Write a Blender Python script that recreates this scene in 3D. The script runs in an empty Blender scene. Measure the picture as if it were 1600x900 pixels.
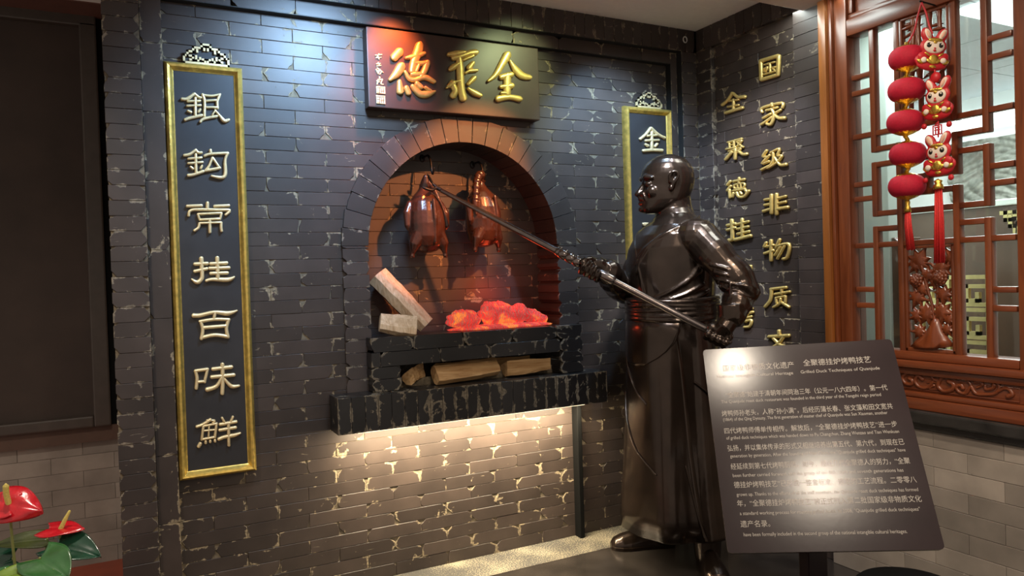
import bpy, bmesh, math, random
import numpy as np
from mathutils import Vector, Matrix

random.seed(7)
SC = bpy.context.scene
COL = SC.collection
PI = math.pi

# ------------------------------------------------------------------ camera
F = 1160.0
YAW, PITCH, ROLL = 0.4775, -0.0156, -0.031
CAM = np.array([-2.931, -3.285, 1.36])
_f = np.array([math.sin(YAW)*math.cos(PITCH), math.cos(YAW)*math.cos(PITCH), math.sin(PITCH)])
_r0 = np.array([math.cos(YAW), -math.sin(YAW), 0.0])
_u0 = np.cross(_r0, _f)
_r = _r0*math.cos(ROLL)+_u0*math.sin(ROLL)
_u = -_r0*math.sin(ROLL)+_u0*math.cos(ROLL)
cam = bpy.data.cameras.new('camera')
cam.sensor_width = 36.0
cam.lens = F/1600*36
cam.clip_start = 0.05
camo = bpy.data.objects.new('camera', cam)
COL.objects.link(camo)
camo.matrix_world = Matrix(((_r[0], _u[0], -_f[0], CAM[0]), (_r[1], _u[1], -_f[1], CAM[1]),
                            (_r[2], _u[2], -_f[2], CAM[2]), (0, 0, 0, 1)))
SC.camera = camo

# ------------------------------------------------------------------ view + world + lights
SC.view_settings.view_transform = 'Standard'
SC.view_settings.look = 'None'
SC.view_settings.gamma = 1
SC.view_settings.exposure = 0.9
SC.view_settings.use_curve_mapping = False
W = bpy.data.worlds.new('world')
SC.world = W
W.use_nodes = True
W.node_tree.nodes['Background'].inputs[0].default_value = (1.0, 0.86, 0.72, 1)
W.node_tree.nodes['Background'].inputs[1].default_value = 0.23


def lamp(name, kind, loc, energy, color, target=None, size=0.05, angle=60, blend=0.6, sy=None):
    d = bpy.data.lights.new(name, kind)
    d.energy = energy
    d.color = color
    if kind == 'AREA':
        d.shape = 'RECTANGLE' if sy else 'SQUARE'
        d.size = size
        if sy:
            d.size_y = sy
    else:
        d.shadow_soft_size = size
    if kind == 'SPOT':
        d.spot_size = math.radians(angle)
        d.spot_blend = blend
    o = bpy.data.objects.new(name, d)
    COL.objects.link(o)
    o.location = loc
    if target is not None:
        v = Vector(target)-Vector(loc)
        o.rotation_euler = v.to_track_quat('-Z', 'Y').to_euler()
    return o


# cool ceiling spots that wash the brick wall
lamp('spot_cool_a', 'SPOT', (-2.05, -0.72, 2.64), 100, (0.40, 0.66, 1.0), (-2.25, 0.0, 2.1), 0.12, 86, 0.9)
lamp('spot_cool_b', 'SPOT', (-0.75, -0.55, 2.64), 60, (0.42, 0.68, 1.0), (-0.55, 0.0, 1.75), 0.03, 85, 0.9)
lamp('spot_cool_c', 'SPOT', (-0.62, -0.72, 2.55), 34, (0.76, 0.84, 1.0), (-0.07, -0.45, 1.5), 0.03, 80, 0.9)
# orange lamp that lights the oven mouth, red one by the sign, yellow-green one
lamp('spot_orange', 'SPOT', (-1.02, -1.12, 2.62), 210, (1.0, 0.32, 0.10), (-1.49, 0.10, 1.78), 0.03, 30, 0.55)
lamp('spot_red', 'SPOT', (-1.78, -0.30, 2.64), 30, (1.0, 0.17, 0.03), (-1.84, -0.06, 2.33), 0.03, 62, 0.9)
lamp('spot_green', 'SPOT', (-1.1, -0.6, 2.64), 14, (0.85, 1.0, 0.50), (-1.2, -0.05, 2.3), 0.03, 60, 0.8)
# red glow of the embers
lamp('ember_glow', 'POINT', (-1.25, 0.06, 1.28), 0.9, (1.0, 0.08, 0.02), None, 0.08)
# warm strip under the ledge
lamp('ledge_strip', 'AREA', (-1.49, -0.125, 0.700), 19, (1.0, 0.84, 0.57), (-1.49, -0.01, 0.1), 1.16, sy=0.03)
# two room downlights in front of the wall
lamp('room_downlight_a', 'SPOT', (-1.68, -2.51, 2.62), 36, (1.0, 0.85, 0.68), (-1.5, -2.2, 0.0), 0.05, 120, 0.8)
lamp('room_downlight_b', 'SPOT', (-1.81, -3.66, 2.62), 46, (1.0, 0.85, 0.68), (-1.6, -2.6, 0.0), 0.06, 125, 0.8)
lamp('room_downlight_c', 'SPOT', (-3.2, -1.1, 2.62), 42, (1.0, 0.88, 0.74), (-3.3, -0.3, 0.0), 0.05, 110, 0.8)
lamp('statue_spot', 'SPOT', (-1.25, -1.20, 2.64), 110, (0.84, 0.92, 1.0), (-0.64, -0.55, 1.5), 0.11, 34, 0.8)
# the room beyond the lattice
lamp('far_room_panel', 'AREA', (1.9, -0.5, 2.55), 55, (0.97, 1.0, 0.97), (1.9, -0.5, 0), 1.4, sy=1.6)
lamp('added_tile_fill', 'SPOT', (-1.0, -2.3, 2.62), 34, (1.0, 0.86, 0.7), (-0.3, -1.6, 0.0), 0.05, 75, 0.9)  # unseen fill added to brighten the tile wall under the lattice
lamp('added_pillar_fill', 'AREA', (0.34, -0.9, 2.6), 16, (0.88, 1.0, 0.96), (0.5, -0.9, 0), 0.3, sy=1.6)  # added fill lamp that lifts the pillar face behind the lattice
lamp('lattice_wash', 'SPOT', (-1.0, -1.75, 2.62), 19, (1.0, 0.83, 0.62), (-0.05, -1.4, 1.2), 0.06, 95, 0.9)


# ------------------------------------------------------------------ pixel helpers (a pixel of the 1600x900 photo cut with a real plane)
def ray(px, py):
    return _r*(px-800)/F - _u*(py-450)/F + _f


def PX(px, py, X):
    d = ray(px, py)
    return Vector(CAM+d*((X-CAM[0])/d[0]))


def PY(px, py, Y):
    d = ray(px, py)
    return Vector(CAM+d*((Y-CAM[1])/d[1]))


# ------------------------------------------------------------------ object helpers
def link(name, me, parent=None, mat=None, smooth=False):
    o = bpy.data.objects.new(name, me)
    COL.objects.link(o)
    if parent is not None:
        o.parent = parent
    if mat is not None and len(me.materials) == 0:
        me.materials.append(mat)
    if smooth:
        me.polygons.foreach_set('use_smooth', [True]*len(me.polygons))
    return o


def thing(name, label, cat, loc=(0, 0, 0), rz=0.0, group=None):
    o = bpy.data.objects.new(name, None)
    COL.objects.link(o)
    o.empty_display_size = 0.05
    o.location = loc
    o.rotation_euler = (0, 0, rz)
    tag(o, label, cat, group)
    return o


def tag(o, label, cat, group=None):
    o['label'] = label
    o['category'] = cat
    if group:
        o['group'] = group
    return o


def structure(name, loc=(0, 0, 0), label=None):
    o = bpy.data.objects.new(name, None)
    COL.objects.link(o)
    o.location = loc
    o['kind'] = 'structure'
    if label:
        o['label'] = label
    return o


class MB:
    def __init__(self):
        self.v = []
        self.f = []
        self.e = None

    def add(self, verts, faces):
        n = len(self.v)
        self.v += [tuple(p) for p in verts]
        self.f += [tuple(i+n for i in q) for q in faces]
        return self

    def box(self, a, b, bev=0.0):
        x0, y0, z0 = [min(a[i], b[i]) for i in range(3)]
        x1, y1, z1 = [max(a[i], b[i]) for i in range(3)]
        if bev <= 0:
            v = [(x0, y0, z0), (x1, y0, z0), (x1, y1, z0), (x0, y1, z0), (x0, y0, z1), (x1, y0, z1), (x1, y1, z1), (x0, y1, z1)]
            f = [(3, 2, 1, 0), (4, 5, 6, 7), (0, 1, 5, 4), (1, 2, 6, 5), (2, 3, 7, 6), (3, 0, 4, 7)]
            return self.add(v, f)
        bev = min(bev, 0.45*min(x1-x0, y1-y0, z1-z0))
        bm = bmesh.new()
        bmesh.ops.create_cube(bm, size=1)
        for w in bm.verts:
            w.co = ((x0+x1)/2+w.co.x*(x1-x0), (y0+y1)/2+w.co.y*(y1-y0), (z0+z1)/2+w.co.z*(z1-z0))
        bmesh.ops.bevel(bm, geom=bm.edges[:], offset=bev, segments=2, affect='EDGES', profile=0.6)
        bm.verts.index_update()
        self.add([w.co[:] for w in bm.verts], [[w.index for w in q.verts] for q in bm.faces])
        bm.free()
        return self

    def loft(self, rings, cap=True):
        n = len(rings[0])
        base = len(self.v)
        for R_ in rings:
            self.v += [tuple(p) for p in R_]
        for i in range(len(rings)-1):
            for j in range(n):
                a = base+i*n+j
                b = base+i*n+(j+1) % n
                self.f.append((a, b, b+n, a+n))
        if cap:
            self.f.append(tuple(base+j for j in range(n))[::-1])
            self.f.append(tuple(base+(len(rings)-1)*n+j for j in range(n)))
        return self

    def tube(self, pts, rad, n=10, capround=True):
        P = [Vector(p) for p in pts]
        if not hasattr(rad, '__len__'):
            rad = [rad]*len(P)
        rad = list(rad)
        if capround:
            d0 = (P[0]-P[1]).normalized()
            d1 = (P[-1]-P[-2]).normalized()
            P = [P[0]+d0*rad[0]*0.85, P[0]+d0*rad[0]*0.5]+P+[P[-1]+d1*rad[-1]*0.5, P[-1]+d1*rad[-1]*0.85]
            rad = [rad[0]*0.4, rad[0]*0.84]+rad+[rad[-1]*0.84, rad[-1]*0.4]
        rings = []
        t = (P[1]-P[0]).normalized()
        nrm = t.orthogonal().normalized()
        for i, p in enumerate(P):
            if i == 0:
                t2 = (P[1]-P[0])
            elif i == len(P)-1:
                t2 = (P[-1]-P[-2])
            else:
                t2 = (P[i+1]-P[i-1])
            t2 = t2.normalized() if t2.length > 1e-9 else t
            q = t.rotation_difference(t2)
            nrm = (q @ nrm).normalized()
            t = t2
            b = t.cross(nrm)
            rings.append([p+(nrm*math.cos(2*PI*k/n)+b*math.sin(2*PI*k/n))*rad[i] for k in range(n)])
        return self.loft(rings)

    def ell(self, c, r, rot=None, seg=16, rng=10):
        rings = []
        M = rot if rot is not None else Matrix.Identity(3)
        for i in range(rng+1):
            th = PI*(i+0.02)/(rng+0.04)
            z = -math.cos(th)
            s = math.sin(th)
            rings.append([Vector(c)+M @ Vector((r[0]*s*math.cos(2*PI*k/seg), r[1]*s*math.sin(2*PI*k/seg), r[2]*z)) for k in range(seg)])
        return self.loft(rings)

    def lathe(self, prof, c=(0, 0, 0), n=24):
        rings = [[(c[0]+r*math.cos(2*PI*k/n), c[1]+r*math.sin(2*PI*k/n), c[2]+z) for k in range(n)] for r, z in prof]
        return self.loft(rings)

    def mesh(self, name='m', normals=True):
        me = bpy.data.meshes.new(name)
        me.from_pydata(self.v, [], self.f)
        if normals:
            bm = bmesh.new()
            bm.from_mesh(me)
            bmesh.ops.recalc_face_normals(bm, faces=bm.faces[:])
            bm.to_mesh(me)
            bm.free()
        me.update()
        return me

    def obj(self, name, mat, parent=None, smooth=False, sharp=None):
        me = self.mesh(name)
        o = link(name, me, parent, mat, smooth or sharp is not None)
        if sharp is not None:
            me.set_sharp_from_angle(angle=math.radians(sharp))
        return o


def catmull(pts, sub=5):
    out = _catmull([tuple(p) for p in pts], sub)
    return [Vector(p) for p in out] if len(out[0]) == 3 else out


def _catmull(pts, sub):
    if len(pts) < 3:
        out = []
        for i in range(len(pts)-1):
            for k in range(sub):
                t = k/sub
                out.append(tuple(a+(b-a)*t for a, b in zip(pts[i], pts[i+1])))
        out.append(tuple(pts[-1]))
        return out
    P = [pts[0]]+list(pts)+[pts[-1]]
    out = []
    for i in range(1, len(P)-2):
        p0, p1, p2, p3 = P[i-1], P[i], P[i+1], P[i+2]
        for k in range(sub):
            t = k/sub
            out.append(tuple(0.5*((2*b)+(-a+c)*t+(2*a-5*b+4*c-d)*t*t+(-a+3*b-3*c+d)*t**3) for a, b, c, d in zip(p0, p1, p2, p3)))
    out.append(tuple(pts[-1]))
    return out


# ------------------------------------------------------------------ materials
def material(name):
    m = bpy.data.materials.new(name)
    m.use_nodes = True
    nt = m.node_tree
    b = nt.nodes['Principled BSDF']
    return m, nt, b


def node(nt, kind, **kw):
    n = nt.nodes.new(kind)
    for k, v in kw.items():
        if k.startswith('i_'):
            key = k[2:]
            n.inputs[int(key) if key.isdigit() else key.replace('_', ' ')].default_value = v
        else:
            setattr(n, k, v)
    return n


def plain(name, col, rough=0.5, metal=0.0, noise=0.12, scale=30, bump=0.0, coat=0.0, emit=None, es=0.0, spec=0.5, trans=0.0, bscale=None):
    m, nt, b = material(name)
    geo = node(nt, 'ShaderNodeNewGeometry')
    n = node(nt, 'ShaderNodeTexNoise', i_Scale=scale, i_Detail=4.0)
    nt.links.new(geo.outputs['Position'], n.inputs['Vector'])
    mr = node(nt, 'ShaderNodeMapRange', i_1=0.25, i_2=0.75, i_3=1-noise, i_4=1+noise)
    nt.links.new(n.outputs['Fac'], mr.inputs[0])
    mx = node(nt, 'ShaderNodeVectorMath', operation='SCALE')
    mx.inputs[0].default_value = col
    nt.links.new(mr.outputs[0], mx.inputs['Scale'])
    nt.links.new(mx.outputs[0], b.inputs['Base Color'])
    b.inputs['Roughness'].default_value = rough
    b.inputs['Metallic'].default_value = metal
    b.inputs['Coat Weight'].default_value = coat
    b.inputs['Coat Roughness'].default_value = 0.12
    b.inputs['Specular IOR Level'].default_value = spec
    b.inputs['Transmission Weight'].default_value = trans
    if bump > 0:
        n2 = node(nt, 'ShaderNodeTexNoise', i_Scale=bscale or scale*2, i_Detail=5.0)
        nt.links.new(geo.outputs['Position'], n2.inputs['Vector'])
        bp = node(nt, 'ShaderNodeBump', i_Strength=bump, i_Distance=0.004)
        nt.links.new(n2.outputs['Fac'], bp.inputs['Height'])
        nt.links.new(bp.outputs[0], b.inputs['Normal'])
    if emit:
        b.inputs['Emission Color'].default_value = (*emit, 1)
        b.inputs['Emission Strength'].default_value = es
    return m


def brick_material(name, col, chip, rough=0.4, amount=0.5, scratch=True, spec=0.5):
    """dark glazed brick with pale chips that gather at its edges (vertex attribute 'edge')"""
    m, nt, b = material(name)
    L = nt.links.new
    geo = node(nt, 'ShaderNodeNewGeometry')
    oi = node(nt, 'ShaderNodeObjectInfo')
    at = node(nt, 'ShaderNodeAttribute', attribute_name='edge')
    n1 = node(nt, 'ShaderNodeTexNoise', i_Scale=13.0, i_Detail=6.0, i_Roughness=0.68, i_Distortion=0.9)
    L(geo.outputs['Position'], n1.inputs['Vector'])
    e2 = node(nt, 'ShaderNodeMath', operation='MULTIPLY', i_1=0.17)
    L(at.outputs['Fac'], e2.inputs[0])
    sm = node(nt, 'ShaderNodeMath', operation='ADD')
    L(n1.outputs['Fac'], sm.inputs[0])
    L(e2.outputs[0], sm.inputs[1])
    th = node(nt, 'ShaderNodeMapRange', i_1=0.785-0.16*amount, i_2=0.80-0.16*amount)
    L(sm.outputs[0], th.inputs[0])
    mask = th.outputs[0]
    if scratch:
        mp = node(nt, 'ShaderNodeMapping')
        mp.inputs['Rotation'].default_value = (0.0, 0.5, 0.3)
        mp.inputs['Scale'].default_value = (9, 30, 46)
        L(geo.outputs['Position'], mp.inputs['Vector'])
        n3 = node(nt, 'ShaderNodeTexNoise', i_Scale=1.0, i_Detail=3.0, i_Distortion=1.2)
        L(mp.outputs[0], n3.inputs['Vector'])
        t3 = node(nt, 'ShaderNodeMapRange', i_1=0.715, i_2=0.735, i_4=0.7)
        L(n3.outputs['Fac'], t3.inputs[0])
        mxm = node(nt, 'ShaderNodeMath', operation='MAXIMUM')
        L(mask, mxm.inputs[0])
        L(t3.outputs[0], mxm.inputs[1])
        mask = mxm.outputs[0]
    var = node(nt, 'ShaderNodeMapRange', i_3=0.75, i_4=1.3)
    L(oi.outputs['Random'], var.inputs[0])
    n4 = node(nt, 'ShaderNodeTexNoise', i_Scale=7.0, i_Detail=4.0)
    L(geo.outputs['Position'], n4.inputs['Vector'])
    v4 = node(nt, 'ShaderNodeMapRange', i_1=0.3, i_2=0.7, i_3=0.8, i_4=1.2)
    L(n4.outputs['Fac'], v4.inputs[0])
    mu = node(nt, 'ShaderNodeMath', operation='MULTIPLY')
    L(var.outputs[0], mu.inputs[0])
    L(v4.outputs[0], mu.inputs[1])
    sc = node(nt, 'ShaderNodeVectorMath', operation='SCALE')
    sc.inputs[0].default_value = col
    L(mu.outputs[0], sc.inputs['Scale'])
    n5 = node(nt, 'ShaderNodeTexNoise', i_Scale=90.0, i_Detail=3.0)
    L(geo.outputs['Position'], n5.inputs['Vector'])
    v5 = node(nt, 'ShaderNodeMapRange', i_1=0.3, i_2=0.7, i_3=0.45, i_4=1.4)
    L(n5.outputs['Fac'], v5.inputs[0])
    cs = node(nt, 'ShaderNodeVectorMath', operation='SCALE')
    cs.inputs[0].default_value = chip
    L(v5.outputs[0], cs.inputs['Scale'])
    mix = node(nt, 'ShaderNodeMix', data_type='RGBA')
    L(mask, mix.inputs['Factor'])
    L(sc.outputs[0], mix.inputs[6])
    L(cs.outputs[0], mix.inputs[7])
    L(mix.outputs[2], b.inputs['Base Color'])
    rr = node(nt, 'ShaderNodeMapRange', i_3=rough, i_4=0.85)
    L(mask, rr.inputs[0])
    L(rr.outputs[0], b.inputs['Roughness'])
    b.inputs['Specular IOR Level'].default_value = spec
    inv = node(nt, 'ShaderNodeMath', operation='MULTIPLY_ADD', i_1=-1.0)
    L(mask, inv.inputs[0])
    L(n4.outputs['Fac'], inv.inputs[2])
    bp = node(nt, 'ShaderNodeBump', i_Strength=0.35, i_Distance=0.003)
    L(inv.outputs[0], bp.inputs['Height'])
    L(bp.outputs[0], b.inputs['Normal'])
    return m


def wood(name, c1, c2, scale=1.0, rough=0.35, axis=2, coat=0.3, bump=0.05):
    m, nt, b = material(name)
    L = nt.links.new
    geo = node(nt, 'ShaderNodeNewGeometry')
    mp = node(nt, 'ShaderNodeMapping')
    s = [38*scale]*3
    s[axis] = 3.0*scale
    mp.inputs['Scale'].default_value = s
    L(geo.outputs['Position'], mp.inputs['Vector'])
    n = node(nt, 'ShaderNodeTexNoise', i_Scale=1.0, i_Detail=6.0, i_Distortion=0.8, i_Roughness=0.6)
    L(mp.outputs[0], n.inputs['Vector'])
    cr = node(nt, 'ShaderNodeValToRGB')
    cr.color_ramp.elements[0].position = 0.3
    cr.color_ramp.elements[1].position = 0.7
    cr.color_ramp.elements[0].color = (*c1, 1)
    cr.color_ramp.elements[1].color = (*c2, 1)
    L(n.outputs['Fac'], cr.inputs[0])
    L(cr.outputs[0], b.inputs['Base Color'])
    b.inputs['Roughness'].default_value = rough
    b.inputs['Coat Weight'].default_value = coat
    b.inputs['Coat Roughness'].default_value = 0.2
    bp = node(nt, 'ShaderNodeBump', i_Strength=bump, i_Distance=0.004)
    L(n.outputs['Fac'], bp.inputs['Height'])
    L(bp.outputs[0], b.inputs['Normal'])
    return m


M = {}
M['brick'] = brick_material('dark_brick', (0.043, 0.031, 0.026), (0.26, 0.205, 0.13), 0.46, 0.82)
M['brick_edge'] = brick_material('dark_brick_worn', (0.044, 0.033, 0.029), (0.20, 0.165, 0.12), 0.46, 0.72)
M['brick_black'] = brick_material('black_brick', (0.014, 0.013, 0.013), (0.15, 0.125, 0.09), 0.30, 1.1)
M['mortar'] = plain('mortar', (0.15, 0.12, 0.08), 0.9, noise=0.5, scale=60, bump=0.5)
M['groove'] = plain('black_groove', (0.008, 0.008, 0.008), 0.6)
M['tile'] = brick_material('grey_stone_tile', (0.275, 0.235, 0.20), (0.36, 0.31, 0.26), 0.6, 0.1, False)
M['tile_joint'] = plain('grey_joint', (0.16, 0.14, 0.12), 0.9, noise=0.3)
M['gold'] = plain('gold_leaf', (0.74, 0.54, 0.18), 0.36, 0.6, 0.15, 60, 0.15)
M['gold_frame'] = plain('gold_frame', (0.72, 0.50, 0.12), 0.32, 0.7, 0.3, 45, 0.4, bscale=60)
M['gold_pale'] = plain('pale_gold', (0.80, 0.64, 0.36), 0.40, 0.5, 0.12, 60, 0.1)
M['plaque'] = plain('black_lacquer', (0.022, 0.021, 0.023), 0.50, 0, 0.2, 12)
M['sign'] = plain('sign_lacquer', (0.048, 0.028, 0.022), 0.45, 0, 0.2, 8)
M['bronze'] = plain('dark_bronze', (0.048, 0.032, 0.024), 0.23, 0.8, 0.35, 9, 0.12, coat=0.35, bscale=45)
M['steel'] = plain('dark_polished_pole', (0.20, 0.17, 0.16), 0.20, 0.95, 0.2, 20)
M['iron'] = plain('black_iron', (0.015, 0.014, 0.014), 0.45, 0.5)
M['duck'] = plain('roast_duck', (0.055, 0.021, 0.013), 0.27, 0.15, 0.45, 16, 0.25, coat=0.5, bscale=70)
M['ceiling'] = plain('white_ceiling', (0.82, 0.79, 0.76), 0.8, noise=0.03)
M['beam'] = plain('beam_paint', (0.60, 0.52, 0.46), 0.7, noise=0.03)
M['floor_dark'] = plain('dark_stone_floor', (0.030, 0.025, 0.022), 0.22, 0, 0.5, 5, 0.05, coat=0.2)
M['red_floor'] = plain('red_floor_tile', (0.30, 0.055, 0.025), 0.35, 0, 0.2, 8)
M['wood'] = wood('red_wood', (0.115, 0.027, 0.009), (0.215, 0.056, 0.017), 1.0, 0.32, 2)
M['wood_h'] = wood('red_wood_horizontal', (0.115, 0.026, 0.009), (0.205, 0.050, 0.015), 1.0, 0.32, 1)
M['wood_light'] = wood('orange_wood', (0.22, 0.070, 0.014), (0.34, 0.115, 0.024), 0.8, 0.36, 2)
M['carved'] = wood('carved_wood', (0.12, 0.026, 0.008), (0.22, 0.050, 0.014), 1.2, 0.30, 2)
M['log'] = wood('split_log', (0.33, 0.17, 0.06), (0.62, 0.40, 0.19), 1.6, 0.75, 0, 0.0, 0.6)
M['log_pale'] = wood('split_log_pale', (0.42, 0.26, 0.13), (0.72, 0.54, 0.35), 1.6, 0.75, 2, 0.0, 0.6)
M['bark'] = plain('bark', (0.13, 0.07, 0.035), 0.9, 0, 0.5, 50, 0.8)
M['frame_dark'] = plain('dark_window_frame', (0.060, 0.046, 0.038), 0.45, 0, 0.15, 20)
M['blind'] = plain('dark_brown_blind', (0.046, 0.030, 0.023), 0.7, 0, 0.2, 6, 0.2, bscale=300)
M['board'] = plain('board_lacquer', (0.020, 0.011, 0.012), 0.19, 0, 0.15, 10, 0.015, bscale=40, spec=0.35)
M['board_edge'] = plain('board_worn_edge', (0.42, 0.38, 0.32), 0.6)
M['ink'] = plain('silver_lettering', (0.36, 0.32, 0.28), 0.5, 0.0)
M['black_stone'] = plain('black_stone_sill', (0.022, 0.020, 0.019), 0.35, 0, 0.6, 14, 0.1)
M['lantern'] = plain('red_velvet', (0.46, 0.003, 0.028), 0.75, 0, 0.12, 120, 0.15)
M['red'] = plain('red_satin', (0.50, 0.010, 0.018), 0.45)
M['red_thread'] = plain('red_thread', (0.58, 0.020, 0.018), 0.6, 0, 0.3, 200)
M['bright_gold'] = plain('bright_gold_trim', (0.85, 0.55, 0.10), 0.25, 1.0, 0.25, 200, 0.3)
M['white'] = plain('plush_cream', (0.80, 0.68, 0.58), 0.7)
M['peach'] = plain('plush_peach', (0.75, 0.42, 0.30), 0.7)
M['eye'] = plain('black_eye', (0.01, 0.008, 0.006), 0.2)
M['leaf'] = plain('green_leaf', (0.035, 0.13, 0.035), 0.28, 0, 0.3, 25, 0.15, coat=0.3)
M['leaf_dark'] = plain('dark_green_leaf', (0.010, 0.055, 0.030), 0.22, 0, 0.3, 25, 0.15, coat=0.5)
M['leaf_olive'] = plain('olive_leaf', (0.045, 0.060, 0.012), 0.35, 0, 0.4, 25, 0.1)
M['leaf_yellow'] = plain('yellow_green_leaf', (0.16, 0.26, 0.03), 0.35, 0, 0.3, 20)
M['spathe'] = plain('red_spathe', (0.55, 0.010, 0.020), 0.22, 0, 0.2, 60, 0.3, coat=0.5, bscale=90)
M['spadix'] = plain('yellow_spadix', (0.68, 0.55, 0.14), 0.6, 0, 0.2, 300, 0.3)
M['stem'] = plain('green_stem', (0.20, 0.22, 0.06), 0.5)
M['pot'] = plain('dark_planter', (0.10, 0.08, 0.07), 0.5)
M['black'] = plain('black_plastic', (0.003, 0.003, 0.003), 0.7, spec=0.15)
M['far_wall'] = plain('far_pale_wall', (0.60, 0.68, 0.64), 0.6, noise=0.08, scale=3)
M['far_ceiling'] = plain('far_grey_ceiling', (0.42, 0.45, 0.46), 0.5, noise=0.1, scale=2)
M['far_brown'] = plain('far_brown_panel', (0.13, 0.075, 0.052), 0.3, noise=0.2, scale=3)
M['far_white'] = plain('far_white', (0.82, 0.86, 0.84), 0.6, noise=0.03)
M['far_lamp'] = plain('far_light_panel', (0.9, 0.9, 0.9), 0.5, emit=(0.92, 1.0, 0.98), es=1.1)
M['far_floor'] = plain('far_floor', (0.25, 0.22, 0.19), 0.4)
M['relief'] = plain('grey_relief_stone', (0.22, 0.23, 0.20), 0.5, noise=0.4, scale=25, bump=0.6, bscale=60)
M['far_gold'] = plain('far_gold_fret', (0.80, 0.66, 0.30), 0.4, 0.4, noise=0.1)


def glass_material():
    m, nt, b = material('clear_glass')
    for n in list(nt.nodes):
        if n.type != 'OUTPUT_MATERIAL':
            nt.nodes.remove(n)
    out = [n for n in nt.nodes if n.type == 'OUTPUT_MATERIAL'][0]
    tr = node(nt, 'ShaderNodeBsdfTransparent')
    tr.inputs[0].default_value = (0.92, 0.96, 0.95, 1)
    gl = node(nt, 'ShaderNodeBsdfGlossy')
    gl.inputs['Roughness'].default_value = 0.03
    fr = node(nt, 'ShaderNodeFresnel', i_IOR=1.45)
    mx = node(nt, 'ShaderNodeMixShader')
    nt.links.new(fr.outputs[0], mx.inputs[0])
    nt.links.new(tr.outputs[0], mx.inputs[1])
    nt.links.new(gl.outputs[0], mx.inputs[2])
    nt.links.new(mx.outputs[0], out.inputs[0])
    return m


M['glass'] = glass_material()


def ember_material():
    """glowing charred wood: red-hot body, orange hot spots, grey ash in the bark-like furrows"""
    m, nt, b = material('glowing_embers')
    L = nt.links.new
    geo = node(nt, 'ShaderNodeNewGeometry')
    n = node(nt, 'ShaderNodeTexNoise', i_Scale=14.0, i_Detail=5.0, i_Distortion=1.0)
    L(geo.outputs['Position'], n.inputs['Vector'])
    w = node(nt, 'ShaderNodeTexWave', wave_type='BANDS', i_Scale=26.0, i_Distortion=9.0, i_Detail=3.0)
    w.inputs['Detail Scale'].default_value = 1.6
    L(geo.outputs['Position'], w.inputs['Vector'])
    ash = node(nt, 'ShaderNodeMapRange', i_1=0.0, i_2=0.42, i_3=1.0, i_4=0.0)
    L(w.outputs['Fac'], ash.inputs[0])
    cr = node(nt, 'ShaderNodeValToRGB')
    e = cr.color_ramp.elements
    e[0].position = 0.40
    e[0].color = (0.50, 0.030, 0.025, 1)
    e[1].position = 0.66
    e[1].color = (1.0, 0.24, 0.04, 1)
    a = e.new(0.55)
    a.color = (0.80, 0.05, 0.035, 1)
    L(n.outputs['Fac'], cr.inputs[0])
    mx = node(nt, 'ShaderNodeMix', data_type='RGBA')
    af = node(nt, 'ShaderNodeMath', operation='MULTIPLY', i_1=0.65)
    L(ash.outputs[0], af.inputs[0])
    L(af.outputs[0], mx.inputs['Factor'])
    L(cr.outputs[0], mx.inputs[6])
    mx.inputs[7].default_value = (0.22, 0.12, 0.09, 1)
    L(mx.outputs[2], b.inputs['Base Color'])
    L(mx.outputs[2], b.inputs['Emission Color'])
    b.inputs['Emission Strength'].default_value = 0.42
    b.inputs['Roughness'].default_value = 0.8
    bp = node(nt, 'ShaderNodeBump', i_Strength=0.9, i_Distance=0.008)
    L(w.outputs['Fac'], bp.inputs['Height'])
    L(bp.outputs[0], b.inputs['Normal'])
    return m


M['ember'] = ember_material()


def slab_material():
    m, nt, b = material('pale_dusty_slab')
    L = nt.links.new
    geo = node(nt, 'ShaderNodeNewGeometry')
    n = node(nt, 'ShaderNodeTexNoise', i_Scale=5.0, i_Detail=5.0)
    L(geo.outputs['Position'], n.inputs['Vector'])
    n2 = node(nt, 'ShaderNodeTexNoise', i_Scale=160.0, i_Detail=1.0)
    n.inputs['Scale'].default_value = 3.0
    L(geo.outputs['Position'], n2.inputs['Vector'])
    ad = node(nt, 'ShaderNodeMath', operation='ADD')
    L(n.outputs['Fac'], ad.inputs[0])
    L(n2.outputs['Fac'], ad.inputs[1])
    cr = node(nt, 'ShaderNodeValToRGB')
    cr.color_ramp.elements[0].position = 0.50
    cr.color_ramp.elements[0].color = (0.045, 0.042, 0.038, 1)
    cr.color_ramp.elements[1].position = 0.60
    cr.color_ramp.elements[1].color = (0.30, 0.26, 0.18, 1)
    hf = node(nt, 'ShaderNodeMath', operation='MULTIPLY_ADD', i_1=0.7)
    hf.inputs[2].default_value = -0.19
    L(ad.outputs[0], hf.inputs[0])
    L(hf.outputs[0], cr.inputs[0])
    L(cr.outputs[0], b.inputs['Base Color'])
    b.inputs['Roughness'].default_value = 0.6
    return m


M['slab'] = slab_material()


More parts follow.
